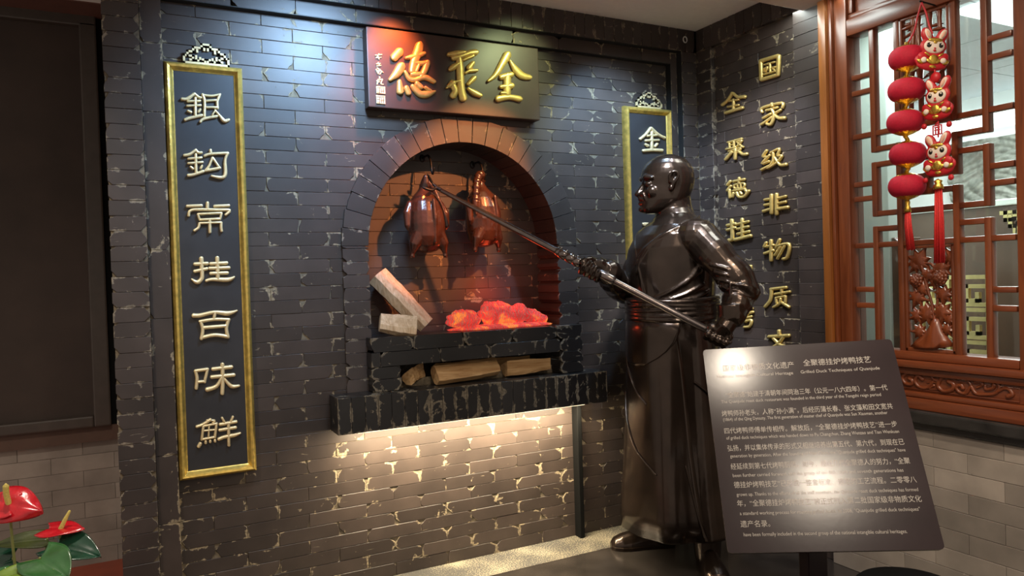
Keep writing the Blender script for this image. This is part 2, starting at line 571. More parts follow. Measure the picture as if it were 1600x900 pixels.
# ------------------------------------------------------------------ bricks
def brick_mesh(outline, depth, rim=0.021, name='brick', mat=None, ev=None):
    """prism of an (x,z) outline, front at y=0, going to y=depth, with an inset ring carrying 'edge'"""
    ends = None
    if ev is not None:
        ends = ev
    n = len(outline)
    cx = sum(p[0] for p in outline)/n
    cz = sum(p[1] for p in outline)/n
    hx = max(abs(p[0]-cx) for p in outline)
    hz = max(abs(p[1]-cz) for p in outline)
    rim = min(rim, 0.42*hx, 0.42*hz)
    sx, sz = 1-rim/hx, 1-rim/hz
    b = 0.0012
    v = [(x, depth, z) for x, z in outline]
    if depth > 0.06:
        v += [(x, 0.022, z) for x, z in outline]
    m_ = len(v)//n-1
    v += [(x, b, z) for x, z in outline]
    v += [(cx+(x-cx)*(1-b/hx), 0, cz+(z-cz)*(1-b/hz)) for x, z in outline]
    v += [(cx+(x-cx)*sx, 0, cz+(z-cz)*sz) for x, z in outline]
    f = []
    for k in range(3+m_):
        for i in range(n):
            j = (i+1) % n
            f.append((k*n+i, k*n+j, (k+1)*n+j, (k+1)*n+i))
    f.append(tuple((3+m_)*n+i for i in range(n)))
    me = bpy.data.meshes.new(name)
    me.from_pydata(v, [], f)
    bm = bmesh.new()
    bm.from_mesh(me)
    bmesh.ops.recalc_face_normals(bm, faces=bm.faces[:])
    # open at the back: recalc may flip; make the front face look to -y
    bm.faces.ensure_lookup_table()
    if bm.faces[-1].normal.y > 0:
        bmesh.ops.reverse_faces(bm, faces=bm.faces[:])
    bm.to_mesh(me)
    bm.free()
    a = me.attributes.new('edge', 'FLOAT', 'POINT')
    e_ = ends or [0.75]*n
    a.data.foreach_set('value', ([0.0]*n if m_ else e_)+[0.1]*(n*m_)+e_*2+[0.0]*n)
    if mat:
        me.materials.append(mat)
    return me


def chipped(L, H, k, gap=0.0014, chips=0.5):
    """brick outline L x H (centre at 0) with random corners broken off, and how worn each outline point is"""
    rnd = random.Random(k*977+int(L*1000))
    x, z = L/2-gap/2, H/2-gap/2
    tall = H > L
    out = []
    for (sx, sz) in ((-1, -1), (1, -1), (1, 1), (-1, 1)):
        pts = []
        if rnd.random() < chips and L > 0.05:
            a = rnd.uniform(0.006, 0.030)
            c = rnd.uniform(0.008, 0.034)
            a = min(a, L*0.16)
            c = min(c, H*0.6)
            j = rnd.uniform(.25, .6)
            if sx*sz > 0:
                pts = [(sx*x, sz*(z-c)), (sx*(x-a*j), sz*(z-c*.55)), (sx*(x-a*.6), sz*(z-c*.45)), (sx*(x-a), sz*z)]
            else:
                pts = [(sx*(x-a), sz*z), (sx*(x-a*.6), sz*(z-c*.45)), (sx*(x-a*j), sz*(z-c*.55)), (sx*x, sz*(z-c))]
        else:
            pts = [(sx*x, sz*z)]
        wear = rnd.choice((.55, .8, 1.0, 1.1))
        out += [(p, wear) for p in pts]
        # points along the edge to the next corner keep the wear near the ends
        if sz < 0 and sx < 0 and L > .13 and not tall:
            out += [((-x+.045, -z), .15), ((x-.045, -z), .15)]
        if sz > 0 and sx > 0 and L > .13 and not tall:
            out += [((x-.045, z), .15), ((-x+.045, z), .15)]
    return [p for p, e in out], [e for p, e in out]


_cache = {}


def brick_variant(L, H, D, mat, chips, nvar=6):
    k = random.randrange(nvar)
    L = round(L, 3)
    key = (L, round(H, 4), round(D, 3), mat, chips, k)
    if key not in _cache:
        ol, ev = chipped(L, H, k, chips=chips)
        _cache[key] = brick_mesh(ol, D, mat=M[mat], ev=ev)
    return _cache[key]


def lay(items, parent, mat, limit=290):
    """items: (mesh, location, rotz, extra matrix or None) -> brick parts, the ones that show largest singly, the rest as one stuff part"""
    def size(it):
        d = (Vector(it[1])-Vector(CAM)).length
        dm = it[0].vertices
        return -it[4]/d/d
    items = sorted(items, key=size)
    for me, loc, rz, m4, _a in items[:limit]:
        o = bpy.data.objects.new('brick', me)
        COL.objects.link(o)
        o.parent = parent
        if m4 is not None:
            o.matrix_local = m4
        else:
            o.location = loc
            o.rotation_euler = (0, 0, rz)
    rest = items[limit:]
    if rest:
        bm = bmesh.new()
        for me, loc, rz, m4, _a in rest:
            mm = m4 if m4 is not None else Matrix.Translation(loc) @ Matrix.Rotation(rz, 4, 'Z')
            n0 = len(bm.verts)
            bm.from_mesh(me)
            bm.verts.ensure_lookup_table()
            bmesh.ops.transform(bm, matrix=mm, verts=bm.verts[n0:])
        me = bpy.data.meshes.new('small_bricks')
        bm.to_mesh(me)
        bm.free()
        o = link('brickwork', me, parent, M[mat])
        o['kind'] = 'stuff'


def run(items, z0, z1, x0, x1, H, L, y, D, mat, chips, keep=None, off=0.0, jit=0.0008, alt=True, clip=None):
    """stretcher bond between x0..x1, z0..z1 on the plane y (front), facing -y"""
    k = 0
    z = z0
    while z < z1-0.012:
        h = min(H, z1-z)
        x = x0-((off+(L/2 if (k % 2 and alt) else 0)) % L)
        while x < x1-0.004:
            a, b = max(x, x0), min(x+L, x1)
            x += L
            if b-a < 0.018:
                continue
            for (p, q) in (clip(a, b, z, z+h) if clip else [(a, b)]):
                if q-p < 0.018:
                    continue
                if keep and not keep(p, q, z, z+h):
                    continue
                me = brick_variant(q-p, h, D, mat, chips)
                items.append((me, ((p+q)/2, y+random.uniform(-jit, jit), z+h/2), 0, None, (q-p)*h))
        z += H
        k += 1


# ------------------------------------------------------------------ the setting: back wall
H = 0.0585
BL = 0.2575
XL, XM, XI = -2.985, -2.856, -2.776       # outer edge, inner edge of the outer ring, inner edge of the middle ring
XRo, XRm = -0.178, -0.222                  # right edges of middle ring / inner field
XC = -0.0716                               # the corner
ZT, ZTo, ZTm = 2.695, 2.572, 2.508
AX, AZ, RI, RO = -1.465, 1.517, 0.494, 0.615

wall_back = structure('wall_back', label='dark brick feature wall with stepped border')
# mortar bed (a slab with the arched opening)
mb = MB()
xs = [XL+0.004, XM, AX-RO+0.03]+[AX+math.cos(PI-PI*i/24)*(RO-0.03) for i in range(1, 24)]+[AX+RO-0.03, XC]
for a, b in zip(xs[:-1], xs[1:]):
    mid = (a+b)/2
    if AX-RO+0.03 <= mid <= AX+RO-0.03:
        za = AZ+math.sqrt(max(0, (RO-0.03)**2-(a-AX)**2))
        zb = AZ+math.sqrt(max(0, (RO-0.03)**2-(b-AX)**2))
        mb.add([(a, 0.004, za), (b, 0.004, zb), (b, 0.004, ZT), (a, 0.004, ZT), (a, 0.03, za), (b, 0.03, zb), (b, 0.03, ZT), (a, 0.03, ZT)],
               [(0, 1, 2, 3), (0, 4, 5, 1)])
        mb.add([(a, 0.004, 0), (b, 0.004, 0), (b, 0.004, 0.9), (a, 0.004, 0.9)], [(0, 1, 2, 3)])
    else:
        mb.add([(a, 0.004, 0), (b, 0.004, 0), (b, 0.004, ZT), (a, 0.004, ZT)], [(0, 1, 2, 3)])
mb.add([(XL+0.004, 0.004, 0), (XL+0.004, 0.92, 0), (XL+0.004, 0.92, ZT), (XL+0.004, 0.004, ZT)], [(0, 1, 2, 3)])
mb.add([(XL+0.004, -0.074, 0), (XM-0.001, -0.074, 0), (XM-0.001, -0.074, ZT), (XL+0.004, -0.074, ZT)], [(0, 1, 2, 3)])
mb.add([(XL+0.004, -0.074, 0), (XL+0.004, 0.004, 0), (XL+0.004, 0.004, ZT), (XL+0.004, -0.074, ZT)], [(0, 1, 2, 3)])
mb.add([(XRo+0.001, -0.074, 0), (XC+0.09, -0.074, 0), (XC+0.09, -0.074, ZT), (XRo+0.001, -0.074, ZT)], [(0, 1, 2, 3)])
mb.add([(XL+0.004, -0.074, ZTo+.001), (XC+0.09, -0.074, ZTo+.001), (XC+0.09, -0.074, ZT), (XL+0.004, -0.074, ZT)], [(0, 1, 2, 3)])
mb.add([(XM+.001, -0.034, 0), (XI-0.001, -0.034, 0), (XI-0.001, -0.034, ZT), (XM+.001, -0.034, ZT)], [(0, 1, 2, 3)])
mb.add([(XRm+0.001, -0.034, 0), (XRo-.001, -0.034, 0), (XRo-.001, -0.034, ZT), (XRm+0.001, -0.034, ZT)], [(0, 1, 2, 3)])
mb.obj('mortar', M['mortar'], wall_back)


def clip_arch(a, b, z0, z1):
    zm = (z0+z1)/2
    if zm < 0.80:
        return [(a, b)]
    r = (RI+RO)/2-0.005
    if zm <= AZ:
        h = r
    elif zm-AZ < r:
        h = math.sqrt(r*r-(zm-AZ)**2)
    else:
        return [(a, b)]
    out = []
    if a < AX-h:
        out.append((a, min(b, AX-h)))
    if b > AX+h:
        out.append((max(a, AX+h), b))
    return out


def keep_field(a, b, z0, z1):
    if a > -2.74 and b < -2.50 and z0 > 0.62 and z1 < 2.22:
        return False                                  # wholly behind the left plaque
    if a > -1.88 and b < -1.10 and z0 > 2.20 and z1 < 2.47:
        return False                                  # wholly behind the signboard
    if a > -2.12 and b < -0.80 and z0 > 0.72 and z1 < 0.86:
        return False                                  # behind the ledge
    return True


items = []
run(items, 0.0, ZTm, XI, XRm, H, BL, 0.0, 0.02, 'brick', 0.52, keep_field, off=-0.128, clip=clip_arch)
lay(items, wall_back, 'brick', 295)

# the stepped border: outer ring (column of headers, soldier course), middle ring (long bricks on end)
trim = structure('trim_1', label='stepped dark brick border round the wall')
items = []
run(items, 0, ZTo, XL, XM, H, 0.3, -0.08, 0.085, 'brick_edge', 0.3, alt=False)
run(items, 0, ZTo, XRo, XC, H, 0.3, -0.08, 0.085, 'brick_edge', 0.3, alt=False)
x = XL
while x < XC-0.02:
    b = min(x+0.0605, XC)
    items.append((brick_variant(b-x, ZT-ZTo, 0.085, 'brick_edge', 0.3), ((x+b)/2, -0.08, (ZT+ZTo)/2), 0, None, (b-x)*.12))
    x += 0.0605
z = 0.0
zs = [0.0]+[0.148+0.272*i for i in range(9)]+[ZTo]
for a, b in zip(zs[:-1], zs[1:]):
    items.append((brick_variant(XI-XM, b-a, 0.045, 'brick', 0.25), ((XI+XM)/2, -0.04, (a+b)/2), 0, None, .02))
    items.append((brick_variant(XRo-XRm, b-a, 0.045, 'brick', 0.25), ((XRo+XRm)/2, -0.04, (a+b)/2), 0, None, .01))
x = XI
while x < XRm-0.02:
    b = min(x+0.262, XRm)
    items.append((brick_variant(b-x, ZTo-ZTm, 0.045, 'brick', 0.25), ((x+b)/2, -0.04, (ZTo+ZTm)/2), 0, None, .016))
    x += 0.262
lay(items, trim, 'brick_edge', 290)
# black strips over the step faces stand in for their shade
mb = MB()
mb.box((XM, -0.079, ZTo-0.0015), (XRo, -0.036, ZTo+0.0015))
mb.box((XRo-0.0015, -0.079, 0), (XRo+0.0015, -0.036, ZTo))
mb.box((XI, -0.0395, ZTm-0.0015), (XRm, 0.003, ZTm+0.0015))
mb.box((XRm-0.0015, -0.0395, 0), (XRm+0.0015, 0.003, ZTm))
mb.obj('step_shade', M['groove'], trim)

# ------------------------------------------------------------------ the oven: arch, niche, hearth, ledge
oven = thing('brick_oven', 'arched dark brick roasting oven built into the back wall', 'oven', (AX, -0.01, 0.0))
OV = Matrix.Translation((-AX, 0.01, 0))
items = []
# voussoirs
NV = 23
YF, YB = -0.014, 0.20
for k in range(NV):
    t0 = PI-PI*k/NV
    t1 = PI-PI*(k+1)/NV
    g = 0.0015/RO
    tm = (t0+t1)/2
    c = ((RI+RO)/2)
    ol = []
    for r, t in ((RI, t0-g), (RI, tm), (RI, t1+g), (RO+random.uniform(-.004, .004), t1+g), (RO, tm), (RO+random.uniform(-.004, .004), t0-g)):
        ol.append((math.cos(t)*r-math.cos(tm)*c, math.sin(t)*r-math.sin(tm)*c))
    me = brick_mesh(ol, YB-YF, mat=M['brick_edge'])
    loc = Vector((AX+math.cos(tm)*c, YF, AZ+math.sin(tm)*c))
    items.append((me, loc, 0, OV @ Matrix.Translation(loc), .008))
for s in (-1, 1):
    z = 0.862
    kk = 0
    while z < AZ-0.01:
        h = min(H, AZ-z)
        xc = AX+s*(RI+RO)/2
        # the right jamb shows broken bricks
        me = brick_variant(RO-RI, h, YB-YF, 'brick_edge', 0.3 if s < 0 else 0.9)
        loc = Vector((xc, YF, z+h/2))
        items.append((me, loc, 0, OV @ Matrix.Translation(loc), .0072))
        z += H
# the niche's rear wall
it2 = []


def keep_niche(a, b, z0, z1):
    zm = (z0+z1)/2
    if zm <= AZ:
        return True
    h = math.sqrt(max(0, (RI+0.06)**2-(zm-AZ)**2))
    return a < AX+h and b > AX-h


run(it2, 1.07, 2.06, AX-RI-0.02, AX+RI+0.02, H, BL, YB, 0.02, 'brick', 0.4, keep_niche, off=0.06)
for me, loc, rz, m4, a in it2:
    items.append((me, loc, 0, OV @ Matrix.Translation(Vector(loc)), a))
lay(items, oven, 'brick_edge', 290)
mb = MB().box((AX-0.62, YB+0.004, 0.85), (AX+0.62, YB+0.03, 2.14))
o = mb.obj('rear_mortar', M['mortar'], oven)
o.matrix_local = OV

hearth = bpy.data.objects.new('hearth', None)
COL.objects.link(hearth)
hearth.parent = oven
hearth['label'] = 'black chipped hearth box with firewood slot'
HV = OV
HX0, HX1, HY = -1.987, -0.882, -0.09
items = []


def hb(x0, x1, z0, z1, D=0.10, chips=0.75, y=HY, var=6):
    me = brick_variant(x1-x0, z1-z0, D, 'brick_black', chips, var)
    loc = Vector(((x0+x1)/2, y+random.uniform(-.002, .002), (z0+z1)/2))
    items.append((me, loc, 0, HV @ Matrix.Translation(loc), (x1-x0)*(z1-z0)))


for zz0, zz1, js in ((1.040, 1.106, [HX0, -1.79, -1.54, -1.285, -1.035, HX1]), (0.975, 1.040, [HX0, -1.945, -1.66, -1.405, -1.16, -1.015, HX1])):
    for a, b in zip(js[:-1], js[1:]):
        hb(a, b, zz0, zz1)
for a, b in ((0.865, 0.920), (0.920, 0.975)):
    hb(HX0, -1.850, a, b)
    hb(-1.015, HX1, a, b)
lay(items, hearth, 'brick_black', 60)
mb = MB()
mb.box((HX0+0.006, HY+0.012, 1.045), (HX1-0.006, 0.19, 1.100))            # top slab
mb.box((HX0+0.006, HY+0.012, 0.866), (-1.853, 0.19, 1.05))
mb.box((-1.012, HY+0.012, 0.866), (HX1-0.006, 0.19, 1.05))
mb.box((-1.86, 0.165, 0.866), (-1.0, 0.19, 1.05))
mb.box((HX0+0.006, HY+0.012, 0.978), (HX1-0.006, 0.10, 1.05))
o = mb.obj('core', M['brick_black'], hearth)
o.matrix_local = HV

ledge = bpy.data.objects.new('ledge', None)
COL.objects.link(ledge)
ledge.parent = oven
ledge['label'] = 'projecting ledge of upright black bricks'
LV = OV
LX0, LX1, LY = -2.158, -0.777, -0.146
items = []
x = LX0
while x < LX1-0.02:
    b = min(x+0.0600, LX1)
    me = brick_variant(b-x, 0.158, 0.14, 'brick_black', 0.0)
    loc = Vector(((x+b)/2, LY+random.uniform(-.002, .002), 0.785))
    items.append((me, loc, 0, LV @ Matrix.Translation(loc), .01))
    x += 0.0600
lay(items, ledge, 'brick_black', 60)
mb = MB().box((LX0+0.004, LY+0.008, 0.712), (LX1-0.004, 0.002, 0.860))
o = mb.obj('core', M['brick_black'], ledge)
o.matrix_local = LV
mb = MB().box((-2.07, -0.135, 0.703), (-0.91, -0.115, 0.710))
o = mb.obj('strip_light', plain('strip_light_lens', (0.9, 0.85, 0.7), 0.5, emit=(1.0, 0.80, 0.5), es=1.5), ledge)
o.matrix_local = LV

# black metal divider below the ledge's right end
fin = MB().box((-0.905, -0.055, 0.0), (-0.880, 0.0, 0.706), 0.003).obj('trim_2', M['black'])
fin['kind'] = 'structure'

# ------------------------------------------------------------------ right brick wall
wall_right = structure('wall_right', label='dark brick side wall with raised letters')
RF, RB = -0.046, XC                     # inner field / border planes (x)
mb = MB()
mb.add([(RF+0.004, -0.08, 0), (RF+0.004, -0.93, 0), (RF+0.004, -0.93, ZT), (RF+0.004, -0.08, ZT)], [(0, 1, 2, 3)])
mb.add([(XC+0.006, -0.07, 0), (XC+0.006, -0.195, 0), (XC+0.006, -0.195, ZT), (XC+0.006, -0.07, ZT)], [(0, 1, 2, 3)])
mb.add([(XC+0.006, -0.755, 0), (XC+0.006, -0.93, 0), (XC+0.006, -0.93, ZT), (XC+0.006, -0.755, ZT)], [(0, 1, 2, 3)])
mb.add([(XC+0.006, -0.07, 2.578), (XC+0.006, -0.93, 2.578), (XC+0.006, -0.93, ZT), (XC+0.006, -0.07, ZT)], [(0, 1, 2, 3)])
mb.obj('mortar', M['mortar'], wall_right)


def lay_right(items, parent, mat, limit):
    out = []
    R_ = Matrix.Rotation(-PI/2, 4, 'Z')           # brick front (-y) looks to -x, local x runs to -y
    for me, loc, rz, m4, a in items:
        s, y, zz = loc                             # s = distance along -Y
        m = Matrix.Translation((y, -s, zz)) @ R_
        out.append((me, (y, -s, zz), 0, m, a))
    lay(out, parent, mat, limit)


items = []
run(items, 0, 2.577, 0.195, 0.755, H, 0.25, RF, 0.02, 'brick', 0.35, off=0.06)
lay_right(items, wall_right, 'brick', 295)
trim3 = structure('trim_3', label='raised dark brick border of the side wall')
items = []
run(items, 0, 2.577, 0.08, 0.195, H, 0.3, RB, 0.03, 'brick_edge', 0.2, alt=False)
run(items, 0, 2.577, 0.755, 0.925, H, 0.3, RB, 0.03, 'brick_edge', 0.2, alt=False)
s = 0.08
while s < 0.92:
    b = min(s+0.0605, 0.925)
    items.append((brick_variant(b-s, ZT-2.577, 0.03, 'brick_edge', 0.2), ((s+b)/2, RB, (ZT+2.577)/2), 0, None, .007))
    s += 0.0605
lay_right(items, trim3, 'brick_edge', 290)

# ------------------------------------------------------------------ ceiling, beam, floor, left tile wall and window
o = MB().box((-3.9, -1.02, ZT), (XC+0.08, 1.0, ZT+0.03)).obj('ceiling', M['ceiling'])
o['kind'] = 'structure'
o = MB().box((-3.9, -1.02, 2.562), (XC-0.002, -0.82, ZT), 0.004).obj('ceiling_beam', M['beam'])
o['kind'] = 'structure'

fl = structure('floor', label='dark polished stone floor')
o = MB().box((-2.985, -3.4, -0.03), (0.0, -0.235, 0.0)).obj('dark_slab', M['floor_dark'], fl)
o = MB().box((-2.985, -0.233, -0.03), (0.0, 0.02, 0.0)).obj('pale_slab', M['slab'], fl)
mb = MB()
o = MB().box((-4.3, -3.4, -0.03), (-2.987, 1.0, 0.0)).obj('red_tile_bed', M['tile_joint'], fl)
for i in range(5):
    for j in range(12):
        x0, y0 = -2.99-0.26*(i+1), 0.98-0.36*(j+1)
        if y0 < -0.6 and i < 0:
            continue
        MB().box((x0+.003, y0+.003, 0), (x0+.257, y0+.357, 0.003)).obj('tile', M['red_floor'], fl)

YT = 0.93
wl = structure('wall_left', label='grey stone tile wall below a dark window')
MB().box((-4.4, YT+0.004, 0), (-2.9, YT+0.05, 2.8)).obj('backing', M['tile_joint'], wl)
items = []
zb = PY(0, 705, YT).z+0.01
run(items, 0.0, zb, -4.0, -2.93, 0.078, 0.27, YT, 0.01, 'tile', 0.0, off=0.1, jit=0.0005)
lay(items, wl, 'tile', 200)

win = structure('window_1', label='dark window with brown blind and black frame')
q = PY(165, 500, YT-0.03)
wx1 = PY(172, 600, YT-0.05).x
wz0 = PY(100, 672, YT-0.05).z
wx0 = -4.3
fr = 0.075
wz1 = 2.66
for nm, a, b in (('frame_stile', (wx1-fr, YT-0.06, wz0), (wx1, YT, wz1)), ('frame_rail', (wx0, YT-0.06, wz0), (wx1-fr, YT, wz0+0.055)),
                 ('frame_rail', (wx0, YT-0.06, wz1-0.02), (wx1, YT, wz1+0.05))):
    MB().box(a, b, 0.008).obj(nm, M['frame_dark'], win)
MB().box((wx1, YT-0.03, wz0), (-2.92, YT, 2.75)).obj('jamb_strip', M['black'], win)
MB().box((wx0, YT-0.02, wz0+0.05), (wx1-fr, YT-0.005, wz1)).obj('blind', M['blind'], win)
MB().box((wx0, YT-0.03, wz0-0.075), (-2.93, YT, wz0)).obj('sill_board', plain('sill_brown', (0.10, 0.055, 0.038), 0.6), win)
o = MB().box((-4.3, YT-0.25, 2.69), (-2.93, YT+0.02, 2.80)).obj('trim_4', plain('lintel_brown', (0.14, 0.06, 0.045), 0.5))
o['kind'] = 'structure'

# ------------------------------------------------------------------ raised letters, drawn as brush strokes on their plane
def letter_mesh(crop, strokes, un, nrm, h, sub=4, base=0.0, fat=1.22):
    """crop = (x0, y0, scale): stroke points are given in an enlargement of the photo; un() puts a pixel on the letter's plane"""
    x0, y0, s = crop
    nrm = Vector(nrm)
    mb = MB()
    prof = ((-1, 0), (-1, .45), (-.72, .86), (0, 1.0), (.72, .86), (1, .45), (1, 0))
    for pts, w in strokes:
        ws = list(w) if hasattr(w, '__len__') else [w]*len(pts)
        if len(ws) < len(pts):
            ws = [ws[min(len(ws)-1, int(i*len(ws)/len(pts)))] for i in range(len(pts))]
        P = catmull([(p[0], p[1], q*fat) for p, q in zip(pts, ws)], sub)
        # round ends
        d0 = Vector((P[0][0]-P[1][0], P[0][1]-P[1][1])).normalized()
        d1 = Vector((P[-1][0]-P[-2][0], P[-1][1]-P[-2][1])).normalized()
        a, b = P[0], P[-1]
        P = [(a[0]+d0.x*a[2]*.34, a[1]+d0.y*a[2]*.34, a[2]*.35), (a[0]+d0.x*a[2]*.2, a[1]+d0.y*a[2]*.2, a[2]*.78)]+P + \
            [(b[0]+d1.x*b[2]*.2, b[1]+d1.y*b[2]*.2, b[2]*.78), (b[0]+d1.x*b[2]*.34, b[1]+d1.y*b[2]*.34, b[2]*.35)]
        rings = []
        for i, p in enumerate(P):
            q0 = P[max(0, i-1)]
            q1 = P[min(len(P)-1, i+1)]
            t = Vector((q1[0]-q0[0], q1[1]-q0[1]))
            t = t.normalized() if t.length > 1e-6 else Vector((1, 0))
            n2 = Vector((-t.y, t.x))
            ring = []
            for lx, hh in prof:
                cx, cy = p[0]+n2.x*lx*p[2]/2, p[1]+n2.y*lx*p[2]/2
                q = un(x0+cx/s, y0+cy/s)
                ring.append(q+nrm*(base+h*hh*min(1, 0.55+0.45*p[2]/22)))
            rings.append(ring)
        mb.loft(rings)
    return mb.mesh('letter')


K = {}
K['yin'] = ((270, 120, 6.425), [
    ([(90, 225), (140, 225), (215, 175)], 28), ([(215, 172), (255, 205), (282, 214)], 22), ([(145, 250), (275, 245)], 20),
    ([(140, 295), (280, 290)], 20), ([(225, 215), (225, 400)], 26), ([(150, 345), (185, 360)], 22), ([(275, 330), (258, 355)], 22),
    ([(122, 435), (160, 420), (290, 390)], 28), ([(295, 180), (318, 250), (315, 400)], 24), ([(295, 185), (390, 195), (475, 180)], 20),
    ([(325, 245), (440, 238)], 18), ([(325, 310), (450, 310)], 20), ([(470, 185), (445, 250), (448, 320)], 24),
    ([(275, 455), (310, 425), (440, 400)], 26), ([(420, 335), (470, 395), (515, 445), (562, 435)], [16, 22, 34, 26]), ([(425, 340), (395, 385)], 16)])
K['gou'] = ((275, 220, 5.62), [
    ([(70, 130), (120, 120), (170, 85)], 22), ([(170, 80), (195, 105), (225, 105)], 20), ([(105, 160), (225, 150)], 18),
    ([(105, 200), (235, 190)], 18), ([(172, 120), (175, 290)], 22), ([(125, 230), (150, 250)], 18), ([(228, 220), (215, 245)], 18),
    ([(105, 305), (150, 300), (240, 270)], 24), ([(300, 82), (305, 115)], 22), ([(250, 135), (300, 118), (455, 110)], 22),
    ([(455, 110), (430, 170), (432, 290), (400, 325), (310, 310)], [20, 22, 28, 26, 18]), ([(318, 150), (290, 220), (255, 265)], 20),
    ([(255, 265), (385, 240)], 22), ([(320, 150), (385, 245)], 18)])
K['chang'] = ((275, 220, 5.62), [
    ([(275, 545), (275, 600)], 26), ([(95, 575), (225, 570)], 22), ([(335, 575), (465, 570)], 22),
    ([(110, 660), (120, 620), (180, 605), (370, 608), (470, 612), (435, 652)], 22), ([(190, 645), (400, 635)], 18), ([(190, 645), (205, 690)], 18),
    ([(205, 695), (385, 685)], 18), ([(398, 638), (385, 690)], 18), ([(205, 725), (195, 765), (160, 790)], 22), ([(205, 725), (395, 718)], 18),
    ([(395, 718), (395, 760), (400, 795)], 22), ([(295, 690), (297, 805)], 24)])
K['gua'] = ((285, 390, 5.62), [
    ([(105, 128), (220, 122)], 26), ([(105, 192), (215, 168)], 26), ([(165, 75), (170, 180), (170, 250), (130, 288), (80, 260)], [34, 30, 30, 32, 14]),
    ([(305, 70), (310, 250)], 30), ([(245, 125), (390, 118)], 26), ([(235, 165), (410, 160)], 26), ([(245, 210), (395, 205)], 26),
    ([(208, 275), (260, 262), (400, 265), (455, 240)], [24, 26, 34, 14])])
K['bai'] = ((285, 390, 5.62), [
    ([(95, 580), (150, 578), (280, 550), (400, 560), (480, 535)], [36, 30, 26, 34, 12]), ([(285, 560), (275, 610)], 24),
    ([(150, 632), (280, 612), (410, 615)], 24), ([(160, 635), (178, 700), (165, 785)], 26), ([(185, 685), (380, 670)], 26),
    ([(165, 775), (280, 750), (400, 765)], 28), ([(405, 615), (385, 690), (400, 770)], 26)])
K['wei'] = ((290, 550, 5.62), [
    ([(85, 165), (100, 230), (92, 320)], 26), ([(85, 165), (195, 150)], 24), ([(190, 155), (165, 265)], 22), ([(105, 262), (170, 258)], 22),
    ([(235, 150), (405, 130)], 28), ([(225, 220), (425, 200)], 28), ([(322, 105), (325, 250), (320, 365)], 30),
    ([(315, 220), (270, 300), (185, 330)], [22, 28, 34]), ([(340, 235), (400, 300), (470, 295)], [18, 30, 18])])
K['xian'] = ((290, 550, 5.62), [
    ([(95, 655), (150, 635), (220, 590)], 22), ([(185, 600), (255, 600), (235, 622)], 16), ([(155, 650), (140, 770)], 20), ([(155, 650), (275, 625)], 18),
    ([(270, 630), (255, 750)], 20), ([(150, 690), (262, 680)], 14), ([(145, 765), (255, 745)], 18), ([(205, 645), (200, 750)], 14),
    ([(130, 800), (112, 830)], 26), ([(175, 780), (175, 800)], 20), ([(215, 775), (215, 790)], 20), ([(255, 770), (258, 785)], 20),
    ([(318, 575), (340, 615)], 18), ([(415, 565), (395, 610)], 18), ([(300, 635), (445, 610)], 24), ([(295, 685), (440, 660)], 24),
    ([(288, 765), (340, 745), (420, 730), (480, 710)], [26, 26, 28, 14]), ([(375, 620), (378, 820)], [24, 22])])
K['jin'] = ((960, 130, 6.0), [
    ([(235, 525), (290, 480), (335, 420)], 22), ([(335, 420), (400, 480), (465, 515)], 22), ([(300, 495), (390, 490)], 18), ([(285, 540), (410, 535)], 18),
    ([(345, 460), (345, 620)], 22), ([(285, 575), (310, 590)], 20), ([(395, 570), (375, 595)], 20), ([(265, 635), (350, 628), (440, 632)], 26)])
K['de_big'] = ((570, 50, 6.429), [
    ([(288, 262), (345, 200)], [72, 78]), ([(362, 345), (320, 415), (245, 485)], [78, 74, 30]), ([(342, 500), (352, 605)], [40, 62]),
    ([(545, 130), (530, 200), (490, 300), (465, 400)], [66, 78, 66, 50]), ([(405, 265), (490, 250), (595, 218)], [24, 48, 32]),
    ([(480, 312), (560, 320), (622, 308)], 40), ([(622, 310), (595, 390), (560, 450)], [56, 54, 46]), ([(535, 335), (510, 400)], 30),
    ([(470, 430), (570, 430)], 46), ([(395, 400), (440, 470), (500, 484), (600, 458), (692, 505)], [24, 40, 40, 46, 36]),
    ([(410, 560), (436, 620)], [44, 48]), ([(470, 545), (545, 622), (625, 628), (700, 600)], [36, 56, 60, 20]),
    ([(515, 520), (560, 560)], 46), ([(600, 560), (655, 595)], 28)])
K['ju_big'] = ((680, 60, 7.5), [
    ([(150, 192), (240, 182), (340, 165)], [45, 62, 40]), ([(205, 232), (290, 215), (400, 175), (470, 168)], [60, 50, 60, 64]),
    ([(440, 210), (320, 260)], 30), ([(275, 240), (285, 350), (290, 470), (300, 600), (325, 712)], [60, 72, 72, 72, 78]),
    ([(165, 370), (200, 345), (265, 300)], [40, 62, 40]), ([(435, 292), (390, 350)], [44, 62]), ([(395, 385), (482, 380)], [40, 32]),
    ([(345, 412), (395, 380)], 30), ([(125, 585), (200, 530)], [20, 80]), ([(205, 560), (228, 620), (200, 680)], [60, 60, 70]),
    ([(210, 520), (290, 500)], 30), ([(450, 468), (380, 540)], [55, 40]), ([(375, 590), (450, 640), (525, 675)], [26, 58, 44])])
K['quan_big'] = ((680, 60, 7.5), [
    ([(840, 195), (780, 300), (700, 430), (612, 505)], [82, 70, 52, 28]), ([(868, 270), (930, 360), (1010, 440), (1100, 462)], [24, 62, 72, 52]),
    ([(765, 458), (885, 430)], [60, 62]), ([(840, 440), (835, 650)], 74), ([(755, 572), (890, 560)], [34, 66]), ([(765, 645), (820, 645)], 32),
    ([(725, 712), (860, 692), (985, 715)], [70, 54, 62])])
C7 = (1120, 70, 4.092)
C8 = (1120, 280, 3.4615)
